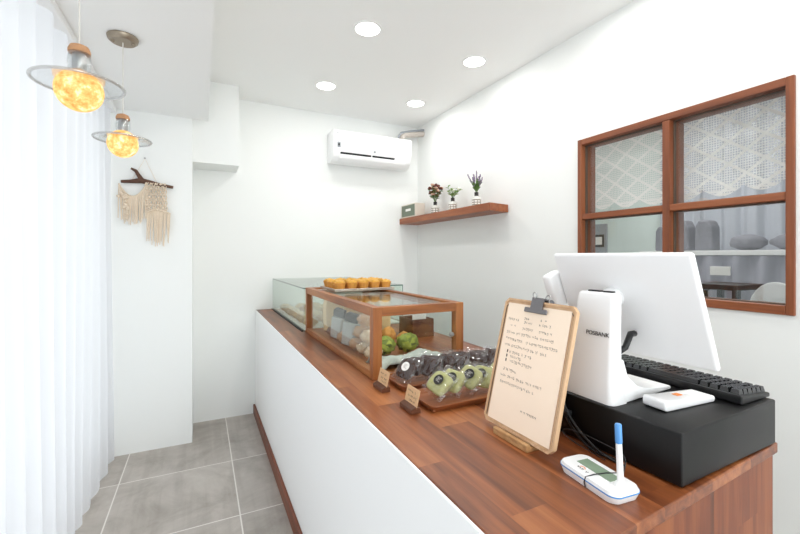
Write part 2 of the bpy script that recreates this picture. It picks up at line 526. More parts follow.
def recentre(o, base):
    """one-mesh thing: put its origin at its base"""
    o.data.transform(Matrix.Translation(-Vector(base)))
    o.location = base
    return o

def struct(o, label=None):
    o['kind'] = 'structure'
    if label: o['label'] = label
    return o

KIDS = {}
def copy_tree(o, parent=None):
    c = o.copy(); COL.objects.link(c)
    if parent is not None: c.parent = parent
    for ch in list(o.children): copy_tree(ch, c)
    return c

# ------------------------------------------------------------------ measures of the place
XR, YB, CE = 1.887, 3.41, 2.51      # right wall, back wall, ceiling
XL, YF = -.80, -2.4                 # glazed wall behind the curtain, wall behind the viewer
XK = 3.75                           # far wall of the kitchen behind the inner window
CT = .833                           # counter top
SOF = 2.20                          # underside of the soffit

# ------------------------------------------------------------------ setting
struct(MB().box(XL - .15, XK + .1, YF - .1, YB + .1, -.1, 0).build('floor', 'floor'), 'grey stone-look floor tiles with pale grout')
struct(MB().box(XL - .15, XK + .1, YF - .1, YB + .1, CE, CE + .1).build('ceiling', 'ceiling'), 'plain white ceiling')
struct(MB().box(XL - .15, XK + .1, YB, YB + .1, 0, CE).build('wall_back', 'wall'), 'white back wall behind the counter')
WY0, WY1, WZ0, WZ1 = .648, 1.549, 1.058, 1.905
w = MB().box(XR, XR + .1, YF, WY0, 0, CE).box(XR, XR + .1, WY1, YB, 0, CE).box(XR, XR + .1, WY0, WY1, 0, WZ0).box(XR, XR + .1, WY0, WY1, WZ1, CE)
struct(w.build('wall_right', 'wall'), 'white wall with the framed inner window')
w = MB().box(XL - .1, XL, YF, -1.9, 0, CE).box(XL - .1, XL, 2.95, YB, 0, CE).box(XL - .1, XL, -1.9, 2.95, 0, .12).box(XL - .1, XL, -1.9, 2.95, 2.15, CE)
struct(w.build('wall_left', 'wall'), 'glazed wall hidden by the sheer curtain')
w = MB().box(XL, -.3, YF - .1, YF, 0, CE).box(1.6, XR, YF - .1, YF, 0, CE).box(-.3, 1.6, YF - .1, YF, 2.2, CE)
struct(w.build('wall_front', 'wall'))
struct(MB().box(XL, -.053, 3.062, YB, 0, CE).build('wall_pier', 'wall'), 'white wall pier where the curtain ends')
struct(MB().box(XL, .044, YF, 3.066, SOF, CE).build('ceiling_soffit', 'ceiling'), 'lowered white ceiling strip along the curtain')
struct(MB().box(-.053, .250, 3.15, YB, 1.927, CE).build('wall_boxing', 'wall'), 'white boxed-in corner below the ceiling beside the pier')
# kitchen
struct(MB().box(XK, XK + .1, -.6, YB, 0, CE).build('wall_kitchen', 'kitchen_wall'), 'pale grey-green kitchen wall seen through the window')
struct(MB().box(XR + .1, XK, -.7, -.6, 0, CE).build('wall_kitchen_end', 'kitchen_wall'))
# glazing on the left and behind
def glazing(name, boxes_frame, panes):
    fr = MB()
    for b in boxes_frame: fr.box(*b)
    f = struct(fr.build(name, 'white_plastic'))
    for p in panes:
        MB().box(*p).build('pane', 'glass', f)
    return f
glazing('window_2', [(XL - .08, XL - .02, y - .03, y + .03, .12, 2.15) for y in (-1.87, -.3, 1.3, 2.92)]
        + [(XL - .08, XL - .02, -1.9, 2.95, .12, .18), (XL - .08, XL - .02, -1.9, 2.95, 2.09, 2.15)],
        [(XL - .055, XL - .047, a, b, .18, 2.09) for a, b in ((-1.84, -.33), (-.27, 1.27), (1.33, 2.89))])
glazing('window_3', [(x - .03, x + .03, YF - .08, YF - .02, 0, 2.2) for x in (-.27, .65, 1.57)]  # unseen glazing, added behind the viewer to let light in
        + [(-.3, 1.6, YF - .08, YF - .02, 0, .07), (-.3, 1.6, YF - .08, YF - .02, 2.13, 2.2)],
        [(a, b, YF - .055, YF - .047, .07, 2.13) for a, b in ((-.24, .62), (.68, 1.54))])

# inner window with wooden frame
def inner_window():
    x0, x1 = XR - .012, XR + .105
    fw = .021
    ym = 1.082
    zm = 1.483
    root = struct(MB().box(x0, x1, WY0 - .004, WY0 + fw, WZ0 - .004, WZ1 + .004, .003)
                  .box(x0, x1, WY1 - fw, WY1 + .004, WZ0 - .004, WZ1 + .004, .003)
                  .build('window_1', 'frame_wood_z'), 'brown wooden four-pane inner window on the right wall')
    MB().box(x0 + .001, x1, WY0 + fw, WY1 - fw, WZ1 - .028, WZ1 + .004, .003).build('frame_rail', 'frame_wood', root)
    MB().box(x0 + .001, x1, WY0 + fw, WY1 - fw, WZ0 - .004, WZ0 + .030, .003).build('frame_rail', 'frame_wood', root)
    MB().box(x0 + .002, x1, ym - .016, ym + .016, WZ0 + .030, WZ1 - .028, .003).build('frame_mullion', 'frame_wood_z', root)
    for a, b in ((WY0 + fw, ym - .016), (ym + .016, WY1 - fw)):
        MB().box(x0 + .004, x1, a, b, zm - .015, zm + .015, .003).build('frame_rail', 'frame_wood', root)
        for c, d in ((WZ0 + .030, zm - .015), (zm + .015, WZ1 - .028)):
            s = MB()
            for q in ((a, a + .004, c, d), (b - .004, b, c, d), (a, b, c, c + .004), (a, b, d - .004, d)):
                s.box(XR + .020, XR + .036, *q)
            s.build('glazing_bead', 'seal', root)
            MB().box(XR + .026, XR + .031, a + .002, b - .004, c + .004, d - .004).build('pane', 'window_glass', root)
inner_window()

# ------------------------------------------------------------------ sheer curtain on the left
def sheer():
    y0, y1, z0, z1 = -1.6, 3.045, .012, 2.165
    root = thing('curtain', 'floor-length sheer white pleated curtain on the left', 'curtain', (-.50, 1.0, 0))
    def fn(u, v):
        y = y0 + u * (y1 - y0)
        z = z0 + v * (z1 - z0)
        ph = y * 2 * PI / .155 + 1.1 * math.sin(y * 3.1) + .8 * math.sin(y * 7.7 + 1)
        amp = .024 * (1 - .35 * v) * (.75 + .35 * math.sin(y * 4.3))
        x = -.502 + amp * (math.sin(ph) + .25 * math.sin(2 * ph + .7)) + .008 * math.sin(y * 5 + z * 1.1)
        return (x, y, z + .006 * math.sin(ph))
    MB().grid(fn, 700, 12).build('voile', 'sheer', root, smooth=60)
    MB().box(-.525, -.475, y0, y1, 2.165, SOF - .001, .004).build('curtain_track', 'white_plastic', root)
sheer()

# ------------------------------------------------------------------ counter
CX0, CX1, CY0 = .398, 1.202, .394
SL = .059     # the near end is cut slightly askew
def counter():
    root = thing('counter', 'long counter with white front, reddish wood end panel and kick strip', 'counter', (.8, 1.9, 0))
    MB().box(CX0 - .006, CX0, CY0 + .0, YB - .001, .0, CT - .001, .001).build('front_panel', 'counter_white', root)
    MB().prism([(CX0 + .001, CY0 + .008), (CX1 - .003, CY0 + .008 + SL * (CX1 - CX0)), (CX1 - .003, CY0 + .032 + SL * (CX1 - CX0)), (CX0 + .001, CY0 + .032)], .0, CT - .025, 2, .002).build('end_panel', 'end_wood', root)
    MB().box(CX0 + .001, CX1 - .02, YB - .03, YB - .002, .0, CT - .025).build('far_panel', 'counter_white', root)
    MB().box(CX0 + .001, CX1 - .02, 1.9, 1.92, .0, CT - .025).build('inner_panel', 'counter_white', root)
    MB().box(CX0 - .022, CX0 - .0065, CY0 + .0, YB - .002, .0005, .075, .003).build('kick_board', 'trim_wood', root)
    top = MB().prism([(CX0 + .0006, CY0), (CX1, CY0 + SL * (CX1 - CX0)), (CX1, YB - .001), (CX0 + .0006, YB - .001)], CT - .024, CT, 2, .003).build('worktop', 'counter_wood')
    tag(recentre(top, (.8, 1.9, CT - .024)), 'continuous reddish-brown wooden worktop on the white counter', 'worktop')
counter()

# ------------------------------------------------------------------ wooden display case
WX0, WX1, WYa, WYb, WZT = .535, .915, 1.284, 2.290, 1.087
def wood_case():
    root = thing('display_case', 'honey-brown wooden framed pastry case with clear panes on the worktop', 'display case', (.73, 1.79, CT))
    p = .034
    z0 = CT + .0005
    for x in (WX0, WX1 - p):
        for y in (WYa, WYb - p):
            MB().box(x, x + p, y, y + p, z0, WZT, .002).build('post', 'case_wood_z', root)
    for x in (WX0, WX1 - p):
        MB().box(x + .001, x + p - .001, WYa + p, WYb - p, WZT - .033, WZT, .002).build('top_rail', 'case_wood', root)
        MB().box(x + .001, x + p - .001, WYa + p, WYb - p, z0, z0 + .026, .002).build('bottom_rail', 'case_wood', root)
    for y in (WYa, WYb - p):
        MB().box(WX0 + p, WX1 - p, y + .001, y + p - .001, WZT - .033, WZT, .002).build('top_rail', 'case_wood_x', root)
        MB().box(WX0 + p, WX1 - p, y + .001, y + p - .001, z0, z0 + .016, .002).build('bottom_rail', 'case_wood_x', root)
    MB().box(WX0 + p, WX1 - p, WYa + p, WYb - p, z0, z0 + .014).build('base_board', 'case_wood', root)
    g = .004
    for x in (WX0 + .014, WX1 - .018):
        MB().box(x, x + g, WYa + p, WYb - p, z0 + .026, WZT - .033).build('side_pane', 'glass', root)
    for y in (WYa + .014, WYb - .018):
        MB().box(WX0 + p, WX1 - p, y, y + g, z0 + .016, WZT - .033).build('end_pane', 'glass', root)
    MB().box(WX0 + p - .006, WX1 - p + .006, WYa + p - .006, WYb - p + .006, WZT - .010, WZT - .005).build('top_pane', 'glass', root)
    k = MB().lathe([(0, 0), (.009, 0), (.010, .006), (.007, .012), (0, .013)], 16, mat=Matrix.Translation((WX1 - p - .016, WYa + .013, .965)) @ Matrix.Rotation(R(90), 4, 'X'))
    k.build('door_knob', 'steel', root, smooth=40)
wood_case()

# ------------------------------------------------------------------ glass case behind it
GX0, GX1, GY0, GY1, GZ = .527, 1.165, 2.300, 3.395, 1.083
def glass_case():
    root = thing('glass_case', 'frameless greenish glass pastry case at the far end of the worktop', 'display case', (.85, 2.85, CT))
    z0 = CT + .0005
    g = .006
    def pane(name, *b):
        MB().box(*b).build(name, 'green_glass', root)
    pane('side_pane', GX0, GX0 + g, GY0, GY1, z0, GZ - g)
    pane('side_pane', GX1 - g, GX1, GY0, GY1, z0, GZ - g)
    pane('end_pane', GX0 + g, GX1 - g, GY0, GY0 + g, z0, GZ - g)
    pane('top_pane', GX0, GX1, GY0, GY1, GZ - g, GZ)
    e = MB()
    e.box(GX0 - .0012, GX0 - .0002, GY0, GY1, GZ - g, GZ)
    e.box(GX0, GX1, GY0 - .0012, GY0 - .0002, GZ - g, GZ)
    e.box(GX1 - .004, GX1, GY0 - .0012, GY0 - .0002, z0, GZ - g)
    e.box(GX0 - .0012, GX0 - .0002, GY1 - .006, GY1, z0, GZ - g)
    e.build('polished_edge', 'green_edge', root)
    s = MB().box(GX0 - .012, GX0 - .0015, GY0, GY1, z0, z0 + .004)
    s.build('channel', 'dark_slot', root)
    MB().box(GX0 + .008, GX1 - .008, GY0 + .010, GY1 - .005, z0, z0 + .008).build('base_board', 'counter_white', root)
glass_case()

# ------------------------------------------------------------------ pastries
def bun(name, mat, rad, label, group, seed, film=True, amp=.22):
    t = thing(name, label, 'pastry', (0, 0, 0), group=group)
    MB().blob((0, 0, rad[2] * 1.02), rad, amp * 1.5, 3.4, 3, seed).floor(.0012).build('crust', mat, t, smooth=180, rel=False)
    if film:
        f = MB().blob((0, 0, rad[2] * 1.12), (rad[0] * 1.16, rad[1] * 1.16, rad[2] * 1.10), .20, 4.5, 2, seed + 5)
        f.floor(.0003).build('wrapper', 'film', t, rel=False)
    return t
def put(o, x, y, z, rz=0, label=None, group=None):
    o.location = (x, y, z); o.rotation_euler = (0, 0, rz)
    if label: o['label'] = label
    if group: o['group'] = group
    return o

ZB = CT + .0145 + .001
protos = [bun('scone', 'cream_bun', (.036, .036, .026), '', '', 1), bun('scone', 'tan_bun', (.036, .034, .027), '', '', 2),
          bun('scone', 'choc_bun', (.035, .035, .024), '', '', 3)]
used = [False] * 3
def place_bun(k, x, y, z, rz, label, group):
    if used[k]: o = copy_tree(protos[k])
    else: o = protos[k]; used[k] = True
    put(o, x, y, z, rz, label, group)
    return o
LBL = ['cellophane-wrapped cream-coloured scone in the heap inside the wooden display case',
       'cellophane-wrapped tan scone in the heap inside the wooden display case',
       'cellophane-wrapped cocoa-brown scone in the heap inside the wooden display case']
GRP = ['cream scones in the wooden case', 'tan scones in the wooden case', 'cocoa scones in the wooden case']
spots = [(.626, 1.50, 0), (.626, 1.592, 0), (.626, 1.684, 1), (.626, 1.862, 0), (.626, 2.040, 1),
         (.720, 1.68, 0), (.720, 1.772, 1), (.720, 1.864, 0), (.720, 1.956, 2), (.728, 2.055, 0)]
pat = [0, 0, 1, 1, 2, 0, 1, 0, 2, 1, 0, 1]
for i, (x, y, _) in enumerate(spots):
    k = pat[i]
    place_bun(k, x, y, ZB, i * 1.3, LBL[k], GRP[k])
up = [(.626, 1.545, 0), (.626, 1.635, 1), (.720, 1.725, 0), (.720, 1.818, 0), (.720, 1.91, 1), (.640, 2.10, 0)]
for i, (x, y, k) in enumerate([(.628, 1.585, 1), (.722, 1.768, 0), (.720, 1.862, 0)]):
    place_bun(k, x, y, ZB + .120, i * 1.7 + .4, LBL[k].replace('in the heap', 'topmost on the heap'), GRP[k] + ', topmost')
for i, (x, y, k) in enumerate(up[:5]):
    place_bun(k, x, y, ZB + .0595, i * 2.1, LBL[k].replace('in the heap', 'on top of the heap'), GRP[k] + ', upper layer')

def pouch(x, y, rz, label):
    t = thing('paper_pouch', label, 'bag', (x, y, ZB + .0065), (0, R(9), rz), 'grey pouches in the wooden case')
    MB().prism([(-.030, 0), (.030, 0), (.036, .105), (-.036, .105)], -.020, .020, 1, .004).build('pouch_body', 'grey_pouch', t, rel=False)
    MB().prism([(-.035, .106), (.035, .106), (.036, .148), (-.020, .152), (-.036, .138)], -.010, .010, 1, .003).build('folded_top', 'dark_pouch', t, rel=False)
pouch(.615, 1.951, R(-62), 'grey pouch with dark folded top, farther of the two in the wooden case')
pouch(.615, 1.773, R(-50), 'grey pouch with dark folded top, nearer of the two in the wooden case')

def paper_bag(x, y, rz, h, label):
    t = tag(MB().prism([(-.045, 0), (.045, 0), (.050, h * .7), (.040, h), (-.040, h), (-.050, h * .7)], -.028, .028, 1, .006).build('bread_bag', 'cream_paper'), label, 'bag', 'cream bags at the far end of the wooden case')
    t.location = (x, y, ZB); t.rotation_euler = (0, 0, rz)
paper_bag(.665, 2.19, R(4), .195, 'cream paper bread bag, left one at the far end of the wooden case')
paper_bag(.785, 2.19, R(-6), .200, 'cream paper bread bag, right one at the far end of the wooden case')
paper_bag(.845, 1.905, R(88), .185, 'cream paper bread bag along the wall-side pane of the wooden case, nearer one')
paper_bag(.845, 2.035, R(93), .195, 'cream paper bread bag along the wall-side pane of the wooden case, farther one')

for i, (x, y, r) in enumerate([(.690, 1.540, .052), (.806, 1.545, .054)]):
    o = MB()
    rr = random.Random(i)
    o.blob((0, 0, r * .8), (r * .9, r * .8, r * .72), .3, 3.5, 3, i + 2)
    for k in range(16):
        a = rr.uniform(0, 2 * PI); q = rr.uniform(.3, .95)
        o.blob((r * .8 * q * math.cos(a), r * .75 * q * math.sin(a), r * (1.45 - .6 * q)), (r * .28, r * .28, r * .24), .35, 4, 2, k)
    b = o.floor(.0003).build('herb_bun', 'leafy', smooth=180)
    tag(b, ['leafy green bun, left one of the two in the wooden case', 'leafy green bun, right one of the two in the wooden case'][i], 'pastry', 'green buns in the wooden case')
    b.location = (x, y, ZB)
for i, (x, y, r) in enumerate([(.800, 1.732, .040), (.835, 1.806, .034), (.842, 1.652, .036)]):
    o = MB()
    rr = random.Random(i + 20)
    o.blob((0, 0, r * 1.0), (r * .9, r * .9, r * .95), .25, 3, 3, i + 4)
    for k in range(14):
        a = rr.uniform(0, 2 * PI); q = rr.uniform(.2, .85)
        o.blob((r * .8 * q * math.cos(a), r * .8 * q * math.sin(a), r * (1.85 - .8 * q)), (r * .26, r * .26, r * .24), .3, 4, 2, k)
    b = o.floor(.0003).build('crumble_muffin', 'orange_bun', smooth=180)
    tag(b, ['orange crumble muffin behind the leafy green buns', 'orange crumble muffin farthest into the wooden case', 'orange crumble muffin closest to the wall-side pane of the wooden case'][i], 'pastry', 'orange muffins in the wooden case')
    b.location = (x, y, ZB)
def linen():
    rr = random.Random(3)
    def fn(u, v):
        x = .578 + u * .290; y = 1.332 + v * .130
        z = ZB + .028 + .022 * noise.noise(Vector((u * 4, v * 2.5, 1.7))) + .010 * noise.noise(Vector((u * 11, v * 7, 4))) + .006 * math.sin(u * 9 + v * 3) + .007 * math.sin(v * 11 + u * 4) - .028 * abs(2 * v - 1) ** 4 - .012 * abs(2 * u - 1) ** 6
        return (x, y, max(z, ZB + .004))
    t = MB().grid(fn, 70, 36).build('linen_cloth', 'cloth', smooth=180, solid=.004)
    tag(t, 'folded pale sage linen cloth lying at the near end of the wooden case', 'cloth')
    recentre(t, (.73, 1.4, ZB))
linen()

# rear case: wrapped buns in rows
gb = [bun('wrapped_roll', 'cream_bun', (.042, .040, .026), '', '', 11), bun('wrapped_roll', 'tan_bun', (.042, .040, .024), '', '', 12)]
gu = [False, False]
n = 0
for j in range(6):
    for i in range(4):
        k = (i + j * 2 + (j == 3)) % 2 if (i + j) % 3 else 0
        if gu[k]: o = copy_tree(gb[k])
        else: o = gb[k]; gu[k] = True
        kind = ['pale', 'tan'][k]
        put(o, .590 + i * .115, 2.40 + j * .155, CT + .0095, n * 1.1,
            f'{kind} wrapped roll on the floor of the greenish glass case', f'{kind} rolls in the glass case')
        n += 1

# ------------------------------------------------------------------ egg tarts on a silver tray
TX0, TX1, TY0, TY1 = .600, .925, 1.93, 2.20
TZ = WZT + .001
def tart_tray():
    t = thing('serving_tray', 'shallow silver tray lying on top of the wooden display case', 'tray', (.76, 2.06, TZ))
    MB().box(TX0, TX1, TY0, TY1, TZ, TZ + .004, .001).build('tray_base', 'tray_metal', t)
    r = MB()
    r.tube([(TX0, TY0, TZ + .010), (TX1, TY0, TZ + .010), (TX1, TY1, TZ + .010), (TX0, TY1, TZ + .010), (TX0, TY0, TZ + .010)], .0035, 8)
    r.box(TX0 - .001, TX0 + .001, TY0, TY1, TZ + .003, TZ + .01).box(TX1 - .001, TX1 + .001, TY0, TY1, TZ + .003, TZ + .01)
    r.box(TX0, TX1, TY0 - .001, TY0 + .001, TZ + .003, TZ + .01).box(TX0, TX1, TY1 - .001, TY1 + .001, TZ + .003, TZ + .01)
    r.build('tray_rim', 'tray_metal', t)
tart_tray()
def make_tart():
    t = thing('egg_tart', '', 'pastry')
    b = bmesh.new()
    seg = 40
    prof = [(.0, 0), (.021, 0), (.029, .034), (.030, .037), (.027, .038), (.025, .032), (0, .030)]
    o = MB().lathe(prof, seg)
    for v in o.bm.verts:
        r = math.hypot(v.co.x, v.co.y)
        if r > .018 and v.co.z > .001:
            a = math.atan2(v.co.y, v.co.x)
            k = 1 + .05 * math.cos(10 * a)
            v.co.x *= k; v.co.y *= k
    o.build('crust', 'crust', t, smooth=50, rel=False)
    MB().blob((0, 0, .034), (.0258, .0258, .016), .5, 3.5, 3, 4).build('custard', 'custard', t, smooth=180, rel=False)
    return t
tart = make_tart()
first = True
for j in range(4):
    for i in range(5):
        o = tart if first else copy_tree(tart)
        first = False
        put(o, TX0 + .035 + i * .064, TY0 + .036 + j * .066, TZ + .0045, (i * 2.3 + j * 1.1),
            'golden egg tart in the front row on the silver tray' if j == 0 else 'golden egg tart in the back rows on the silver tray',
            'egg tarts, front row' if j == 0 else 'egg tarts, back rows')

# wooden box behind the case with pale paper slips
def wood_box():
    x0, x1, y0, y1 = 1.000, 1.130, 1.86, 2.02
    z = CT + .0005
    t = thing('storage_box', 'small dark wooden box standing behind the wooden display case', 'box', (1.065, 1.94, z))
    MB().box(x0, x1, y0, y1, z, z + .006).build('box_base', 'dark_box_wood', t)
    for b in ((x0, x1, y0, y0 + .008), (x0, x1, y1 - .008, y1), (x0, x0 + .008, y0 + .008, y1 - .008), (x1 - .008, x1, y0 + .008, y1 - .008)):
        MB().box(*b, z + .006, z + .095, .001).build('box_side', 'dark_box_wood', t)
    for k in range(3):
        c = MB().box(-.014, .014, -.0015, .0015, 0, .118).build('paper_slip', 'label_white')
        c.location = (x0 + .028 + k * .034, y0 + .03 + k * .01, z + .0065)
        tag(c, ['pale paper slip at the outer side of the dark wooden box', 'pale paper slip in the middle of the dark wooden box', 'pale paper slip at the wall side of the dark wooden box'][k], 'paper', 'slips in the wooden box')
wood_box()

# ------------------------------------------------------------------ cookie trays
def cookie_tray(x0, x1, y0, y1, label):
    z = CT + .0005
    cx, cy = (x0 + x1) / 2, (y0 + y1) / 2
    t = thing('wooden_tray', label, 'tray', (cx, cy, z), group='wooden cookie trays')
    MB().box(x0 + .008, x1 - .008, y0 + .008, y1 - .008, z, z + .007, .003).build('tray_base', 'tray_wood', t)
    def rim():
        o = MB()
        N_ = 10
        def outline(off, zz):
            pts = []
            rad = .022
            for qx, qy, a0 in ((x1 - rad, y1 - rad, 0), (x0 + rad, y1 - rad, 90), (x0 + rad, y0 + rad, 180), (x1 - rad, y0 + rad, 270)):
                for k in range(N_ + 1):
                    a = R(a0 + 90 * k / N_)
                    pts.append(Vector((qx + (rad - off) * math.cos(a), qy + (rad - off) * math.sin(a), zz)))
            return pts
        loops = [outline(.010, z), outline(0.0, z + .016), outline(.001, z + .0185), outline(.005, z + .0185), outline(.014, z + .0075)]
        vs = [[o.bm.verts.new(p) for p in L] for L in loops]
        n_ = len(vs[0])
        for A, B in zip(vs, vs[1:]):
            for i in range(n_):
                o.bm.faces.new((A[i], A[(i + 1) % n_], B[(i + 1) % n_], B[i]))
        bmesh.ops.recalc_face_normals(o.bm, faces=o.bm.faces[:])
        return o
    rim().build('tray_rim', 'tray_wood', t, smooth=40)
cookie_tray(.572, 1.045, 1.128, 1.262, 'wooden tray of brown cookies right before the wooden display case')
cookie_tray(.566, 1.010, .940, 1.092, 'wooden tray of green cookies beside the clipboard')

def cookie_packet(name, mat, w, h, t_, sticker, label, seed):
    """stands on its lower edge; local x = width, y = thickness, z = height"""
    o = thing(name, label, 'cookie')
    c = MB()
    c.blob((0, 0, h * .5), (w * .46, t_ * .42, h * .44), .10, 2.2, 3, seed)
    for v in c.bm.verts:   # square the disc a little
        d = v.co - Vector((0, 0, h * .5))
        d.x = math.copysign(min(abs(d.x) * 1.18, w * .43), d.x)
        d.z = math.copysign(min(abs(d.z) * 1.18, h * .42), d.z)
        d.y = math.copysign(min(abs(d.y) * 1.3, t_ * .40), d.y)
        v.co = d + Vector((0, 0, h * .5))
    c.build('cookie', mat, o, smooth=60, rel=False)
    rr = random.Random(seed)
    def film(s):
        def fn(u, v):
            e = min(u, 1 - u, v, 1 - v)
            k = min(1, e / .16)
            return ((u - .5) * w * 1.10, s * (.0007 + (t_ * .52) * k * (.9 + .2 * noise.noise(Vector((u * 6 + seed, v * 6, s))))) + .006 * noise.noise(Vector((u * 6, v * 6, seed))), (v - .5) * h * 1.10 + h * .5 + .002 * math.sin(u * 40) * (1 - k))
        return fn
    f = MB(); f.grid(film(1), 14, 14); f.grid(film(-1), 14, 14)
    f.build('wrapper', 'film', o, rel=False)
    if sticker:
        s = MB().lathe([(0, 0), (.016, 0), (.016, .0006), (0, .0006)], 24, mat=Matrix.Translation((0, -t_ * .62 - .0012, h * .56)) @ Matrix.Rotation(R(90), 4, 'X'))
        sk = s.build('sticker', sticker, o, rel=False)
        ink = 'ink' if sticker == 'label_white' else 'label_white'
        q = MB()
        for k in range(4):
            q.box(-.008 + .002 * (k % 2), .008 - .003 * (k % 3), -t_ * .62 - .0021, -t_ * .62 - .0018, h * .56 + .006 - k * .004, h * .56 + .0068 - k * .004)
        q.build('sticker_print', ink, sk, rel=False)
    return o
def row(proto_fn, n_, x0, dx, y, z, tilt, labels, group, rolls, slope):
    protos_ = {}
    for i in range(n_):
        st, seed = proto_fn(i)
        key = (st, seed)
        if key in protos_: o = copy_tree(protos_[key])
        else:
            o = make(st, seed); protos_[key] = o
        roll = R(rolls[i % len(rolls)])
        m_ = Matrix.Rotation(R(-62 + (i * 53 % 9 - 4)), 4, 'Z') @ Matrix.Rotation(R(-tilt + (i * 37 % 7 - 3)), 4, 'X') @ Matrix.Rotation(roll, 4, 'Y')
        hw, hh, ht = PK[0] * .55, PK[1] * .55, PK[2] * .62
        low = min((m_ @ Vector((sx * hw, sy * ht, PK[1] * .5 + sz * hh))).z for sx in (-1, 1) for sy in (-1, 1) for sz in (-1, 1))
        o.location = (x0 + i * dx, y + slope * i + (i % 3 - 1) * .002, z - low - .001)
        o.rotation_euler = m_.to_euler()
        o['label'] = labels[i] if i < len(labels) else labels[-1]
        o['group'] = group
ORD = ['first', 'second', 'third', 'fourth', 'fifth', 'sixth', 'seventh', 'eighth', 'ninth', 'tenth', 'eleventh']
PK = (.076, .078, .016)
make = lambda st, seed: cookie_packet('wrapped_cookie', 'brown_cookie', *PK, st, '', seed)
row(lambda i: (('label_white', 1) if i == 0 else ('label_white', 2) if i == 10 else (None, 3 + i % 3)), 11, .598, .0372, 1.198, CT + .0085, 34,
    ['wrapped chocolate-brown cookie with white round sticker at the price card end'] + [f'wrapped chocolate-brown cookie, {ORD[i]} from the price card in its tray' for i in range(1, 11)], 'brown cookies on the tray', (8, -10, 14, -6, 12, 4, -12), -.002)
PK = (.080, .078, .022)
make = lambda st, seed: cookie_packet('wrapped_cookie', 'green_cookie', *PK, st, '', seed)
row(lambda i: ('label_black', 6 + i % 3), 7, .604, .056, 1.012, CT + .0085, 40,
    ['wrapped green cookie with black sticker at the price card end of its tray'] + [f'wrapped green cookie with black sticker, {ORD[i]} from the price card' for i in range(1, 8)], 'green cookies on the tray', (20, 10, 24, 6, 18), -.001)

# small strokes that read as lines of writing
def scribble(mb, u0, u1, v, size, rr, plane, wd=.0006):
    """a run of small handwritten syllables; plane(u, v) gives a 3-D point, returned lifted off the sheet"""
    u = u0
    def seg(a, b, c, d):
        p, q = plane(a, b), plane(c, d)
        dv = Vector((c - a, d - b))
        if dv.length < 1e-6: return
        nn = Vector((-dv.y, dv.x)).normalized() * wd * .5
        mb.quad([plane(a + nn.x, b + nn.y), plane(c + nn.x, d + nn.y), plane(c - nn.x, d - nn.y), plane(a - nn.x, b - nn.y)])
    while u < u1 - size * .5:
        if rr.random() < .22:
            u += size * .6; continue
        s = size * rr.uniform(.8, 1.05)
        b = v + rr.uniform(-.08, .08) * size
        kind = rr.randrange(4)
        if kind == 0:
            seg(u, b + s * .9, u + s * .5, b + s * .9); seg(u + s * .5, b + s * .9, u + s * .42, b + s * .4)
        elif kind == 1:
            seg(u, b + s * .9, u, b + s * .45); seg(u, b + s * .45, u + s * .5, b + s * .45)
        elif kind == 2:
            P_ = [(u + s * .25 + s * .22 * math.cos(k * PI / 3), b + s * .68 + s * .22 * math.sin(k * PI / 3)) for k in range(7)]
            for A, B in zip(P_, P_[1:]): seg(*A, *B)
        else:
            seg(u + s * .28, b + s * .95, u, b + s * .5); seg(u + s * .28, b + s * .95, u + s * .55, b + s * .5)
        if rr.random() < .6:
            seg(u + s * .72, b + s, u + s * .70, b + s * .1)
            if rr.random() < .6: seg(u + s * .72, b + s * .6, u + s * .9, b + s * .6)
        else:
            seg(u, b + s * .25, u + s * .85, b + s * .28); seg(u + s * .42, b + s * .28, u + s * .4, b + s * .05)
        if rr.random() < .4:
            seg(u + s * .1, b + s * .2, u + s * .15, b - s * .05); seg(u + s * .15, b - s * .05, u + s * .6, b - s * .02)
        u += size * 1.02

# price cards on wooden blocks
def price_card(x, y, label, seed):
    t = thing('price_card', label, 'price card', (x, y, CT + .0005), (0, 0, R(-90)), 'price cards before the trays')
    MB().prism([(-.020, 0), (.010, 0), (.010, .014), (-.006, .018), (-.020, .012)], -.036, .036, 0, .0015).build('card_stand', 'dark_box_wood', t, rel=False)
    m = Matrix.Translation((0, -.004, .012)) @ Matrix.Rotation(R(-14), 4, 'X')
    MB().box(-.036, .036, -.001, .001, 0, .050, mat=m).build('card', 'card', t, rel=False)
    p = MB(); rr = random.Random(seed)
    pl = lambda u, v: m @ Vector((u, -.0014, v))
    scribble(p, -.026, .022, .034, .0062, rr, pl, .0009)
    scribble(p, -.022, .026, .022, .0052, rr, pl, .0008)
    scribble(p, -.012, .024, .011, .0052, rr, pl, .0008)
    p.build('handwriting', 'ink', t, rel=False)
price_card(.531, 1.192, 'small kraft price card before the brown cookie tray', 5)
price_card(.533, .998, 'small kraft price card before the green cookie tray', 6)

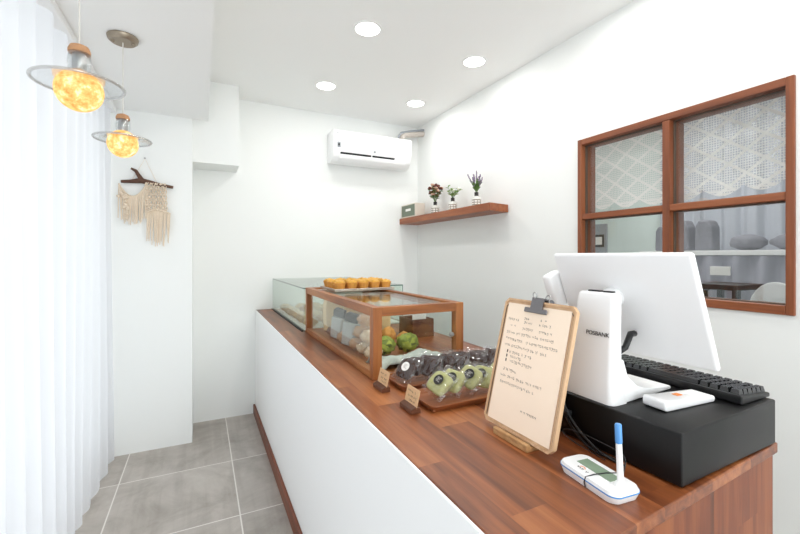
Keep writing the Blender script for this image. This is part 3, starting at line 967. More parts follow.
# ------------------------------------------------------------------ clipboard menu on its stand
def clipboard():
    th = 14.0
    W, H = .228, .319
    loc = (.661, .7215, CT + .0125)
    t = thing('clipboard', 'wooden clipboard with handwritten cream menu leaning upright on the worktop', 'clipboard', loc, (R(-th), 0, R(-90)))
    def octo(w, h, c, z0=0):
        x = w / 2
        return [(-x + c, z0), (x - c, z0), (x, z0 + c), (x, z0 + h - c), (x - c, z0 + h), (-x + c, z0 + h), (-x, z0 + h - c), (-x, z0 + c)]
    MB().prism(octo(W, H, .012), 0, .008, 1, .0015).build('board', 'board_wood', t, rel=False)
    # raised rim of the board: a ring with cut corners
    def ring(w0, h0, c0, w1, h1, c1, y0, y1):
        o = MB()
        A = octo(w0, h0, c0); B = octo(w1, h1, c1, (h0 - h1) / 2)
        va = [o.bm.verts.new((u, y0, v)) for u, v in A]; vb = [o.bm.verts.new((u, y0, v)) for u, v in B]
        wa = [o.bm.verts.new((u, y1, v)) for u, v in A]; wb = [o.bm.verts.new((u, y1, v)) for u, v in B]
        for i in range(8):
            j = (i + 1) % 8
            o.bm.faces.new((va[i], va[j], vb[j], vb[i])); o.bm.faces.new((wa[i], wa[j], wb[j], wb[i]))
            o.bm.faces.new((va[i], va[j], wa[j], wa[i])); o.bm.faces.new((vb[i], vb[j], wb[j], wb[i]))
        bmesh.ops.recalc_face_normals(o.bm, faces=o.bm.faces[:])
        return o
    ring(W, H, .012, W - .010, H - .010, .010, -.004, 0).build('rim', 'board_wood', t, rel=False)
    ring(W - .012, H - .012, .010, W - .0155, H - .0155, .009, -.0012, -.0002).build('groove', 'seal', t, rel=False)
    pz = .010
    PW, PH = W - .026, H - .022
    paper = MB().box(-PW / 2, PW / 2, -.0016, -.0004, pz, pz + PH).build('menu_sheet', 'paper', t, rel=False)
    hw = MB(); rr = random.Random(11)
    pl = lambda u, v: Vector((u, -.0020, v))
    def line(u0, u1, v, s=.0062):
        scribble(hw, (u0 - .5) * W, (u1 - .5) * W, H * (1 - v), s, rr, pl, .00062)
    for a, b, v in [(.10, .28, .175), (.34, .43, .150), (.33, .47, .185), (.56, .67, .145), (.55, .72, .180),
                    (.14, .25, .225), (.34, .49, .232), (.58, .75, .232), (.11, .79, .282), (.11, .87, .335), (.10, .74, .385),
                    (.21, .55, .435), (.21, .43, .470), (.21, .60, .505), (.13, .37, .575), (.14, .74, .625), (.15, .66, .675)]:
        line(a, b, v, .0058 if b - a < .2 else .0066)
    line(.52, .75, .83, .0060)
    for k, v in enumerate((.435, .470, .505)):
        hw.box((.17 - .5) * W, (.185 - .5) * W, -.0022, -.0018, H * (1 - v), H * (1 - v) + .007)
    hw.build('handwriting', 'ink', paper, rel=False)
    # bulldog clip
    zt = H
    c = MB()
    c.prism([(-.0095, zt - .028), (-.0060, zt - .030), (-.0045, zt - .022), (-.0085, zt - .017)], -.036, .036, 0, .0012)
    c.prism([(-.0075, zt - .020), (-.0045, zt - .020), (-.0030, zt + .006), (.0085, zt + .006), (.0100, zt - .020), (.0130, zt - .020), (.0115, zt + .009), (-.0055, zt + .009)], -.019, .019, 0, 0)
    c.prism([(.0090, zt - .030), (.0140, zt - .030), (.0140, zt - .018), (.0090, zt - .018)], -.036, .036, 0, .001)
    clip = c.build('clip', 'dark_steel', t, rel=False)
    for s in (-1, 1):
        pts = []
        y = -.0035 if s < 0 else .0115
        for a in range(0, 21):
            q = a / 20
            ang = PI * q * 2
            pts.append((.0060 * math.sin(ang) + .009 * s, y + s * (.003 + .002 * (1 - math.cos(ang))), zt + .007 + .0070 * (1 - math.cos(ang))))
        MB().tube(pts, .0015, 8).build('clip_loop', 'steel', clip, smooth=60, rel=False)
    # stand: grooved block
    s = thing('clipboard_stand', 'pale wooden block holding up the menu clipboard', 'stand', (.69, .7245, CT + .0005))
    MB().box(.640, .735, .662, .775, CT + .0005, CT + .010, .0015).box(.640, .651, .662, .775, CT + .010, CT + .0165, .0015).build('grooved_block', 'pale_wood', s)
    m = Matrix.Translation((.680, .7245, CT + .010)) @ Matrix.Rotation(R(th), 4, 'Y')
    MB().box(.004, .014, -.040, .040, .006, .12, .001, mat=m).build('back_support', 'pale_wood', s)
clipboard()

# ------------------------------------------------------------------ cash drawer, terminal, keyboard, remote
DX0, DX1, DY0, DY1, DZ = .797, 1.184, .430, .845, .937
def cash_drawer():
    t = thing('cash_drawer', 'low black metal cash drawer at the near corner of the worktop', 'cash drawer', (DX0, DY0, CT), (0, 0, R(1.3)))
    MB().box(DX0, DX1, DY0, DY1, CT + .003, DZ, .004, 3).build('housing', 'drawer_black', t, smooth=40)
    MB().box(DX1 + .0005, DX1 + .006, DY0 + .012, DY1 - .012, CT + .016, DZ - .012, .002).build('drawer_front', 'black_plastic', t)
    for x in (DX0 + .035, DX1 - .035):
        for y in (DY0 + .035, DY1 - .035):
            MB().lathe([(0, 0), (.012, 0), (.012, .0024), (0, .0024)], 16, (x, y, CT + .0005)).build('foot', 'rubber', t)
cash_drawer()

def text_mesh(body, size, extrude):
    cu = bpy.data.curves.new('t', 'FONT')
    cu.body = body; cu.size = size; cu.extrude = extrude; cu.align_x = 'CENTER'; cu.align_y = 'CENTER'
    o = bpy.data.objects.new('t', cu)
    COL.objects.link(o)
    dg = bpy.context.evaluated_depsgraph_get()
    me = bpy.data.meshes.new_from_object(o.evaluated_get(dg))
    bpy.data.objects.remove(o); bpy.data.curves.remove(cu)
    return me

def pos_terminal():
    z0 = DZ + .0008
    root = thing('sales_terminal', 'white touch-screen sales terminal seen from behind on the black cash drawer', 'sales terminal', (.90, .64, z0))
    # leaning pedestal: a rounded slab, wider at the foot
    yc = .640
    def pedestal():
        o = MB(); rows = []
        secs = [(0, .801, .134, .060), (.010, .801, .135, .056), (.05, .806, .127, .042), (.16, .820, .112, .036), (.225, .829, .104, .034), (.239, .832, .100, .030), (.244, .836, .090, .022)]
        nn = 6
        for dz, xf, w, d in secs:
            rad = min(.016, d * .4)
            ring = []
            for qx, qy, a0 in ((xf + d - rad, yc + w / 2 - rad, 0), (xf + rad, yc + w / 2 - rad, 90), (xf + rad, yc - w / 2 + rad, 180), (xf + d - rad, yc - w / 2 + rad, 270)):
                for k in range(nn + 1):
                    a = R(a0 + 90 * k / nn)
                    ring.append(o.bm.verts.new((qx + rad * math.cos(a), qy + rad * math.sin(a), z0 + dz)))
            rows.append(ring)
        for A, B in zip(rows, rows[1:]):
            for i in range(len(A)):
                o.bm.faces.new((A[i], A[(i + 1) % len(A)], B[(i + 1) % len(A)], B[i]))
        o.bm.faces.new(rows[0][::-1]); o.bm.faces.new(rows[-1])
        bmesh.ops.recalc_face_normals(o.bm, faces=o.bm.faces[:])
        return o
    ped = pedestal().build('pedestal', 'white_plastic', root, smooth=50)
    # base plate with a swept foot
    y0, y1 = yc - .066, yc + .066
    prof = [(.815, z0), (1.040, z0), (1.045, z0 + .004), (1.036, z0 + .010), (.985, z0 + .016), (.930, z0 + .022), (.890, z0 + .034), (.868, z0 + .056), (.853, z0 + .095), (.838, z0 + .095)]
    bp = MB().prism(prof, y0, y1, 1, .003, seg=3)
    for v in bp.bm.verts:
        k = max(0, (v.co.x - .86) / .185)
        v.co.y = yc + (v.co.y - yc) * (1 - .22 * k * k)
        if v.co.z > z0 + .05: v.co.y = yc + (v.co.y - yc) * .88
    bp.build('base_plate', 'white_plastic', root, smooth=50)
    # monitor, top leaning towards the customer
    yn, yf = .450, .798
    ang = math.atan2(.100, .248)
    W, H = yf - yn, .268
    mm = Matrix.Translation((.965, (yn + yf) / 2, 1.022)) @ Matrix.Rotation(-ang, 4, 'Y')
    mon = MB().box(0, .016, -W / 2, W / 2, 0, H, .007, 3, mat=mm).build('monitor', 'white_plastic', root, smooth=40)
    MB().box(.0158, .0175, -W / 2 + .012, W / 2 - .012, .012, H - .012, .0005, mat=mm).build('screen', 'black_plastic', mon)
    # hinge between pedestal and monitor
    hp = MB().tube([(.862, yc, 1.166), (.893, yc, 1.170), (.928, yc, 1.166)], [.017, .022, .022], 16)
    hp.build('hinge', 'white_plastic', root, smooth=50)
    v = MB()
    v.box(.846, .858, yc - .004, yc + .030, z0 + .2430, z0 + .2475, .001).box(.846, .858, yc - .034, yc - .010, z0 + .2430, z0 + .2475, .001)
    v.build('top_vent', 'black_plastic', root)
    # card reader on the far side of the screen
    mr = Matrix.Translation((.918, yf + .001, 1.128)) @ Matrix.Rotation(-ang, 4, 'Y')
    rd = MB().box(-.030, .020, 0, .030, 0, .100, .008, 3, mat=mr).build('card_reader', 'white_plastic', mon, smooth=40)
    MB().lathe([(0, 0), (.0075, 0), (.0075, .001), (.004, .0016), (0, .0016)], 20, mat=mr @ Matrix.Translation((-.0305, .015, .022)) @ Matrix.Rotation(R(-90), 4, 'Y')).build('reader_button', 'grey_plastic', rd, smooth=40)
    # lettering on the pedestal
    me = text_mesh('POSBANK', .0135, .0004)
    a2 = math.atan2(.014, .11)
    me.transform(Matrix.Translation((.8180 - .0014, yc - .018, z0 + .150)) @ Matrix.Rotation(a2 * 1.0, 4, 'Y') @ Matrix.Rotation(R(-90), 4, 'Z') @ Matrix.Rotation(R(90), 4, 'X'))
    me.transform(Matrix.Translation(-Vector(root.location)))
    me.materials.append(M['label_black'])
    lo = bpy.data.objects.new('lettering', me); COL.objects.link(lo); lo.parent = ped
    lo.matrix_parent_inverse = Matrix.Identity(4)
    # cables
    c = MB()
    for k in range(4):
        r_ = random.Random(k)
        y = .672 + .006 * k
        xk = .785 - .0065 * (k % 2)
        pts = [(.812, .722, z0 + .012), (xk + .004, .716 - .004 * k, z0 + .008), (xk, .706 - .006 * k, z0 - .012), (xk, .688 - .006 * k, z0 - .045), (xk - .001, .664 - .010 * k, z0 - .075), (xk - .002, .625 - .016 * k, CT + .006), (xk - .003, .600 - .024 * k, CT + .0045)]
        sm = []
        for i in range(len(pts) - 1):
            for q in range(5):
                p = [Vector(pts[max(0, i - 1)]), Vector(pts[i]), Vector(pts[i + 1]), Vector(pts[min(len(pts) - 1, i + 2)])]
                t = q / 5
                sm.append(.5 * ((2 * p[1]) + (-p[0] + p[2]) * t + (2 * p[0] - 5 * p[1] + 4 * p[2] - p[3]) * t * t + (-p[0] + 3 * p[1] - 3 * p[2] + p[3]) * t ** 3))
        sm.append(Vector(pts[-1]))
        c.tube(sm, .0026 if k else .0034, 8)
    c.box(.774, .790, .668, .696, z0 - .050, z0 - .038, .002)
    c.build('cable_bundle', 'rubber', root, smooth=60)
    k2 = MB().tube([(.935, .612, 1.080), (.912, .606, 1.082), (.898, .602, 1.070), (.893, .606, 1.052), (.880, .615, 1.040)], .0075, 8)
    k2.build('screen_cable', 'rubber', root, smooth=60)
pos_terminal()

def keyboard():
    x0, x1, y0, y1 = 1.064, 1.192, .452, .815
    z0 = DZ + .0008
    t = thing('keyboard', 'black computer keyboard along the wall side of the cash drawer', 'keyboard', (1.11, .63, z0))
    MB().prism([(x0, z0), (x1, z0), (x1, z0 + .010), (x0, z0 + .020)], y0, y1, 1, .003).build('keyboard_base', 'black_plastic', t)
    k = MB()
    rows, cols = 6, 17
    px, py = (x1 - x0 - .010) / rows, (y1 - y0 - .012) / cols
    for r in range(rows):
        c = 0
        while c < cols:
            wd = 1
            if r == 5 and c == 4: wd = 6
            if (r, c) in ((3, 0), (4, 0), (2, 15), (3, 15)): wd = 2
            xa = x1 - .005 - (r + 1) * px if False else x0 + .005 + (rows - 1 - r) * px
            zz = z0 + .020 - .010 * ((xa - x0) / (x1 - x0)) - .0015
            ya = y0 + .006 + c * py
            b = bmesh.new()
            bmesh.ops.create_cube(b, size=1)
            for v in b.verts:
                top = v.co.z > 0
                ins = .0034 if top else .0010
                sx = (px / 2 - ins) * (1 if v.co.x > 0 else -1)
                sy = (py * wd / 2 - ins) * (1 if v.co.y > 0 else -1)
                v.co = Vector((xa + px / 2 + sx, ya + py * wd / 2 + sy, zz + (.0125 if top else 0)))
            k._take(b)
            c += wd
    k.build('keys', 'key_black', t)
keyboard()

def remote():
    cx, cy = .958, .523
    rz = R(-4)
    t = thing('remote_control', 'white remote control lying on the black cash drawer', 'remote control', (cx, cy, DZ + .0006), (0, 0, rz))
    o = MB().prism([(-.085, .004), (-.078, .0), (.080, 0), (.085, .004), (.083, .014), (-.060, .021), (-.080, .024), (-.085, .020)], -.026, .026, 1, .004, seg=3)
    o.build('remote_body', 'white_plastic', t, smooth=40, rel=False)
    MB().box(-.012, .006, -.004, .010, .0185, .0200, .001).build('power_button', 'orange_print', t, rel=False)
    b = MB()
    for i in range(4):
        for j in (-1, 1):
            b.box(.018 + i * .015, .027 + i * .015, j * .011 - .005, j * .011 + .005, .0145 - i * .001, .0182 - i * .001, .001)
    b.build('buttons', 'label_white', t, rel=False)
remote()

# ------------------------------------------------------------------ signature pad
def signature_pad():
    c = (.678, .516)
    rz = R(-96)
    t = thing('signature_pad', 'white and blue electronic signature pad lying before the cash drawer', 'signature pad', (c[0], c[1], CT + .0006), (0, 0, rz))
    def outline(k):
        pts = []
        L, Wd, rad = .067 * k, .034 * k, .014
        for qx, qy, a0 in ((L - rad, Wd - rad, 0), (-L + rad, Wd - rad, 90), (-L + rad, -Wd + rad, 180), (L - rad, -Wd + rad, 270)):
            for i in range(7):
                a = R(a0 + 15 * i)
                x, y = qx + rad * math.cos(a), qy + rad * math.sin(a)
                y *= 1 + .06 * math.cos(x / .073 * PI / 2)
                x += .004 * math.cos(y / .034 * PI / 2) * (1 if x > 0 else -1)
                pts.append((x, y))
        return pts
    def slab(k0, k1, z0, z1):
        o = MB()
        A = [o.bm.verts.new((x, y, z0)) for x, y in outline(k0)]; B = [o.bm.verts.new((x, y, z1)) for x, y in outline(k1)]
        n_ = len(A)
        for i in range(n_): o.bm.faces.new((A[i], A[(i + 1) % n_], B[(i + 1) % n_], B[i]))
        o.bm.faces.new(A[::-1]); o.bm.faces.new(B)
        return o
    slab(.92, 1.0, 0, .0125).build('lower_shell', 'white_plastic', t, smooth=40, rel=False)
    slab(1.008, 1.008, .0125, .0150).build('blue_band', 'blue_plastic', t, smooth=40, rel=False)
    o = slab(1.0, .95, .0150, .0205)
    o.build('upper_shell', 'white_plastic', t, smooth=40, rel=False)
    MB().box(-.046, .034, -.006, .022, .0204, .0210).build('lcd_screen', 'lcd', t, rel=False)
    lg = MB(); rr = random.Random(2)
    scribble(lg, -.032, -.004, -.0215, .0055, rr, lambda u, v: Vector((u, v, .0209)), .0011)
    lg.build('logo_print', 'ink', t, rel=False)
    MB().tube([(-.022 + .006 * math.cos(R(a)), -.0150 + .004 * math.sin(R(a)), .0209) for a in range(0, 181, 20)], .0007, 6).build('logo_mark', 'orange_print', t, rel=False)
    # stylus standing in its holder, blue cap
    bx, by = .048, .003
    MB().lathe([(0, .0203), (.011, .0203), (.009, .025), (.0062, .028), (0, .028)], 20, (bx, by, 0)).build('pen_holder', 'white_plastic', t, smooth=50, rel=False)
    tip = Vector((bx, by, .028)); end = Vector((bx - .004, by - .001, .130))
    ax = end - tip
    pen = MB().tube([tip, tip + ax * .1, tip + ax * .66], [.0052, .0056, .0052], 14).build('stylus', 'white_plastic', t, smooth=50, rel=False)
    MB().tube([tip + ax * .661, tip + ax * .70, tip + ax * .985, end], [.0056, .0060, .0058, .0045], 14).build('stylus_cap', 'blue_plastic', pen, smooth=50, rel=False)
    # the lead: across the pad, along the worktop behind it
    loc = [(bx - .002, by + .006, .088), (bx - .014, by + .012, .076), (.030, .024, .050), (.018, .034, .020), (.016, .041, .006)]
    MB().tube([Vector(p) for p in loc], .0009, 6).build('stylus_lead', 'rubber', t, smooth=60, rel=False)
    MB().tube([(.016, .033, .0206), (.010, .010, .0222), (.006, -.016, .0222), (.004, -.0335, .0200), (.004, -.037, .011), (.004, -.034, .001)], .0010, 6).build('stylus_lead', 'rubber', t, smooth=60, rel=False)
    w = [(.016, .041, .004), (.010, .060, .030), (-.010, .076, .036), (-.055, .083, .034), (-.110, .078, .034), (-.150, .068, .032), (-.160, .064, .022), (-.135, .070, .010), (-.09, .078, .004), (-.05, .080, .003)]
    sm = []
    P_ = [Vector(p) for p in w]
    for i in range(len(P_) - 1):
        p = [P_[max(0, i - 1)], P_[i], P_[i + 1], P_[min(len(P_) - 1, i + 2)]]
        for q in range(6):
            tt = q / 6
            v = .5 * ((2 * p[1]) + (-p[0] + p[2]) * tt + (2 * p[0] - 5 * p[1] + 4 * p[2] - p[3]) * tt * tt + (-p[0] + 3 * p[1] - 3 * p[2] + p[3]) * tt ** 3)
            v.z = max(v.z, .0018); sm.append(v)
    MB().tube(sm, .0013, 6).build('pad_cable', 'rubber', t, smooth=60, rel=False)
signature_pad()

# ------------------------------------------------------------------ shelf with box, bottles and posies
SZ0, SZ1 = 1.566, 1.619
sh = MB().prism([(1.690, 2.080), (XR - .0005, 2.125), (XR - .0005, YB - .001), (1.690, YB - .001)], SZ0, SZ1, 2, .003).build('wall_shelf', 'shelf_wood')
tag(recentre(sh, (1.79, 2.74, SZ0)), 'thick reddish-brown floating shelf in the far corner of the right wall', 'shelf')
def shelf_box():
    z = SZ1 + .0005
    t = thing('carton', 'beige box with grey-green front label at the far end of the shelf', 'box', (1.75, 3.25, z))
    MB().box(1.702, 1.800, 3.115, 3.390, z, z + .122, .003).build('carton_body', 'box_beige', t)
    MB().box(1.700, 1.7015, 3.128, 3.378, z + .012, z + .112).build('green_label', 'label_green', t)
    p = MB().box(1.6992, 1.6998, 3.20, 3.30, z + .058, z + .080); p.build('label_print', 'label_white', t)
shelf_box()
def bottle(name, x, y, label):
    z = SZ1 + .0005
    t = thing(name, label, 'bottle', (x, y, z), group='bottle vases on the shelf')
    MB().lathe([(0, 0), (.030, 0), (.034, .004), (.034, .060), (.030, .070), (.014, .076), (.014, .080), (0, .080)], 28).build('bottle_body', 'bottle_white', t, smooth=40, rel=False)
    MB().lathe([(.0135, .0805), (.0150, .0805), (.0150, .108), (.0105, .108), (.0105, .0810)], 20).build('bottle_collar', 'label_black', t, smooth=40, rel=False)
    l = MB()
    def lab(u, v):
        a = R(225 - 65 + u * 130); return (.0345 * math.cos(a), .0345 * math.sin(a), .014 + v * .040)
    l.grid(lab, 16, 1)
    lb = l.build('bottle_label', 'label_grey', t, smooth=60, rel=False)
    q = MB()
    for k in range(6):
        def st(u, v, k=k):
            a = R(225 - 55 + (k % 3) * 38 + u * 30); return (.0350 * math.cos(a), .0350 * math.sin(a), .019 + (k // 3) * .017 + v * .011)
        q.grid(st, 4, 1)
    q.build('label_print', 'label_white', lb, smooth=60, rel=False)
    return t
BX = 1.785
yb = (2.915, 2.65, 2.345)
bottle('bottle_vase', BX, yb[0], 'small pale bottle vase holding the pink dried posy on the shelf')
bottle('bottle_vase', BX, yb[1], 'small pale bottle vase holding the short green sprig on the shelf')
bottle('bottle_vase', BX, yb[2], 'small pale bottle vase holding the lavender on the shelf')
def leaf_quad(mb, base, d, ln, wd, bend=.2):
    d = Vector(d).normalized(); side = d.cross(Vector((0, 0, 1)))
    side = side.normalized() if side.length > .1 else Vector((1, 0, 0))
    nrm = side.cross(d)
    prev = None
    for i in range(6):
        s = i / 5
        p = Vector(base) + d * ln * s - Vector((0, 0, 1)) * bend * ln * s * s
        w_ = wd * math.sin(PI * (.08 + .92 * s) if s < 1 else PI) * .5 + .0004
        a, m_, c = p - side * w_ + nrm * w_ * .3, p, p + side * w_ + nrm * w_ * .3
        vs = [mb.bm.verts.new(a), mb.bm.verts.new(m_), mb.bm.verts.new(c)]
        if prev:
            mb.bm.faces.new((prev[0], prev[1], vs[1], vs[0])); mb.bm.faces.new((prev[1], prev[2], vs[2], vs[1]))
        prev = vs
def posy(kind, x, y, label):
    rr = random.Random(kind)
    z = SZ1 + .0825
    name = ['dried_posy', 'green_sprig', 'lavender_bunch'][kind]
    t = thing(name, label, 'flowers', (x, y, z))
    stems, leaves, fl, fl2 = MB(), MB(), MB(), MB()
    n_ = [22, 14, 18][kind]
    for k in range(n_):
        a = 2 * PI * k / n_ + rr.uniform(-.3, .3)
        sp = [(.10, .62), (.2, .9), (.12, .55)][kind]
        lean = rr.uniform(*sp)
        ln = rr.uniform(*[(.070, .165), (.060, .120), (.095, .175)][kind])
        d = Vector((math.cos(a) * lean, math.sin(a) * lean, 1)).normalized()
        b = Vector((.004 * math.cos(a), .004 * math.sin(a), .004))
        neck = Vector((.006 * math.cos(a), .006 * math.sin(a), .030))
        e = neck + d * max(.02, ln - .02)
        stems.tube([b, neck, neck + (e - neck) * .5, e], [.0010, .0010, .0009, .0007], 5)
        if kind == 0:
            for q in range(4):
                leaf_quad(leaves, neck + (e - neck) * rr.uniform(.3, .9), (math.cos(a + rr.uniform(-1, 1)), math.sin(a + rr.uniform(-1, 1)), .3), .032, .018)
            tgt = fl2 if k % 3 == 0 else fl
            for q in range(4):
                tgt.blob(tuple(e + Vector((rr.uniform(-.010, .010), rr.uniform(-.010, .010), rr.uniform(-.008, .010)))), (.011, .011, .009), .4, 4, 2, k + q)
        elif kind == 1:
            for q in range(5):
                s = .25 + .17 * q
                leaf_quad(leaves, neck + (e - neck) * s, (math.cos(a + q * 2.2), math.sin(a + q * 2.2), .55), .034, .018)
            if k % 2 == 0:
                fl.blob(tuple(e), (.012, .012, .012), .3, 4, 2, k)
        else:
            for q in range(4):
                leaf_quad(leaves, neck + (e - neck) * (.05 + .12 * q), (math.cos(a + q * 2.2) * .6, math.sin(a + q * 2.2) * .6, .8), .042, .011, .1)
            for q in range(9):
                s = .55 + .05 * q
                p = neck + (e - neck) * s
                fl.blob(tuple(p + Vector((rr.uniform(-.003, .003), rr.uniform(-.003, .003), 0))), (.0052, .0052, .006), .3, 5, 1, q)
    stems.build('stems', 'leaf', t, rel=False)
    leaves.build('leaves', ['leaf', 'leaf_light', 'leaf'][kind], t, rel=False)
    fl.build('blossoms', ['dusty_pink', 'white_petal', 'lavender'][kind], t, smooth=180, rel=False)
    if kind == 0: fl2.build('dark_blossoms', 'dark_red_petal', t, smooth=180, rel=False)
    else: fl2.bm.free()
posy(0, BX, yb[0], 'pink and dark red dried posy in the bottle nearest the beige box')
posy(1, BX, yb[1], 'short fresh green sprig with white buds in the middle bottle')
posy(2, BX, yb[2], 'grey-violet lavender bunch in the bottle at the near end of the shelf')

# ------------------------------------------------------------------ air conditioner
def aircon():
    x0, x1 = .985, 1.712
    y1 = YB - .004
    zt, zb = 2.325, 2.060
    yf = y1 - .205
    t = thing('air_conditioner', 'white split air conditioner high on the back wall', 'air conditioner', ((x0 + x1) / 2, y1, zb))
    prof = [(y1, zb + .020), (y1, zt), (yf + .030, zt), (yf + .010, zt - .006), (yf, zt - .025), (yf + .002, zb + .120), (yf + .012, zb + .088)]
    prof2 = [(yf + .012, zb + .086), (yf + .030, zb + .040), (yf + .062, zb + .010), (yf + .10, zb), (y1 - .03, zb + .006), (y1, zb + .020)]
    body = MB().prism(prof + prof2, x0, x1, 0, .004, seg=2).build('housing', 'ac_white', t, smooth=35)
    # dark outlet above the vane, in two lengths
    def on(z): return yf + .012 + max(0, (zb + .088 - z)) * .38
    for a, b in ((x0 + .060, x0 + .335), (x0 + .348, x0 + .560)):
        MB().prism([(on(zb + .078) - .005, zb + .078), (on(zb + .064) - .005, zb + .064), (on(zb + .064) + .02, zb + .064), (on(zb + .078) + .02, zb + .078)], a, b, 0).build('air_slot', 'dark_slot', body)
    v = MB().prism([(yf + .016, zb + .062), (yf + .012, zb + .056), (yf + .022, zb + .030), (yf + .052, zb + .002), (yf + .058, zb + .006), (yf + .030, zb + .036)], x0 + .050, x1 - .055, 0, .002)
    v.build('vane', 'ac_white', t, smooth=40)
    lb = MB().box(x0 + .028, x0 + .056, yf - .0012, yf + .001, zb + .112, zb + .158, .0005).build('rating_label', 'grey_plastic', body)
    MB().box(x0 + .034, x0 + .050, yf - .0018, yf - .0013, zb + .125, zb + .145).build('label_print', 'label_black', lb)
    MB().box(x0 + .026, x0 + .038, yf - .0008, yf + .001, zt - .036, zt - .030).build('corner_mark', 'grey_plastic', body)
    MB().lathe([(0, 0), (.010, 0), (.008, .0012), (0, .0015)], 20, mat=Matrix.Translation((x0 + .365, yf + .0025, zb + .108)) @ Matrix.Rotation(R(90), 4, 'X')).build('emblem', 'grey_plastic', body, smooth=40)
    MB().tube([(x1 - .060, y1 - .12, zt - .01), (x1 - .056, y1 - .12, zt + .030), (x1 - .030, y1 - .12, zt + .056), (x1 + .03, y1 - .12, zt + .066), (x1 + .10, y1 - .115, zt + .082), (XR - .001, y1 - .11, zt + .098)], .025, 14).build('insulated_pipe', 'pipe_wrap', t, smooth=50)
    MB().tube([(x1 - .100, y1 - .13, zt - .01), (x1 - .094, y1 - .13, zt + .035), (x1 - .070, y1 - .13, zt + .070), (x1 + .03, y1 - .13, zt + .098), (XR - .001, y1 - .12, zt + .132)], .010, 10).build('cable', 'grey_plastic', t, smooth=50)
M['pipe_wrap'] = plain('beige_pipe_wrap', srgb(196, 188, 180), .6, noise_amt=.12, noise_scale=60)
aircon()

# ------------------------------------------------------------------ pendant lamps
def pendant(x, y, zg, rg, rd, label):
    t = thing('pendant_lamp', label, 'pendant lamp', (x, y, SOF), group='pendant lamps')
    d = zg - SOF
    MB().lathe([(0, -.0005), (.056, -.0005), (.058, -.004), (.055, -.016), (.046, -.024), (0, -.025)], 40).build('ceiling_rose', 'bronze', t, smooth=40, rel=False)
    for s in (-1, 1):
        MB().lathe([(0, -.023), (.007, -.023), (.006, -.029), (0, -.030)], 16, (.036 * s, 0, 0)).build('screw_cap', 'bronze', t, smooth=40, rel=False)
    top = d + rg + .070
    MB().tube([(0, 0, -.024), (0, 0, top)], .0022, 8).build('cord', 'cord_white', t, rel=False)
    MB().lathe([(0, top), (.010, top), (.021, top - .005), (.0255, top - .015), (.0255, top - .024), (0, top - .024)], 28).build('cork_cap', 'cork', t, smooth=40, rel=False)
    z1 = top - .0245
    MB().lathe([(.024, z1), (.026, z1 - .012), (.0275, z1 - .030), (.025, z1 - .050), (.0235, z1 - .050), (.026, z1 - .030), (.0245, z1 - .012), (.0225, z1), (.024, z1)], 32).build('glass_neck', 'lamp_glass', t, smooth=60, rel=False)
    MB().lathe([(0, z1 - .001), (.015, z1 - .001), (.017, z1 - .012), (.017, z1 - .042), (.011, z1 - .050), (0, z1 - .050)], 24).build('socket', 'steel', t, smooth=40, rel=False)
    zd = d + rg * .35
    MB().lathe([(.031, zd + .022), (.045, zd + .010), (rd * .6, zd + .003), (rd, zd), (rd, zd - .004), (rd * .6, zd - .001), (.045, zd + .006), (.031, zd + .018), (.031, zd + .022)], 64).build('glass_disc', 'lamp_glass', t, smooth=60, rel=False)
    MB().tube([(rd * math.cos(R(a)), rd * math.sin(R(a)), zd - .002) for a in range(0, 361, 6)], .0042, 8).build('disc_rim', 'lamp_rim', t, smooth=60, rel=False)
    g = MB().lathe([(rg * math.sin(R(a)), -rg * math.cos(R(a))) for a in range(0, 166, 5)] + [(0, rg * .97)], 40, (0, 0, d))
    g.build('globe', 'globe', t, smooth=60, rel=False)
M['lamp_rim'] = thin_glass('lamp_glass_rim', (.84, .82, .80, 1), rough=.1, boost=3, base=.25)
pendant(-.300, 1.380, 1.722, .056, .103, 'glass-disc pendant lamp with glowing globe, nearer to the viewer and larger')
pendant(-.298, 2.052, 1.744, .057, .103, 'glass-disc pendant lamp with glowing globe before the macrame hanging')

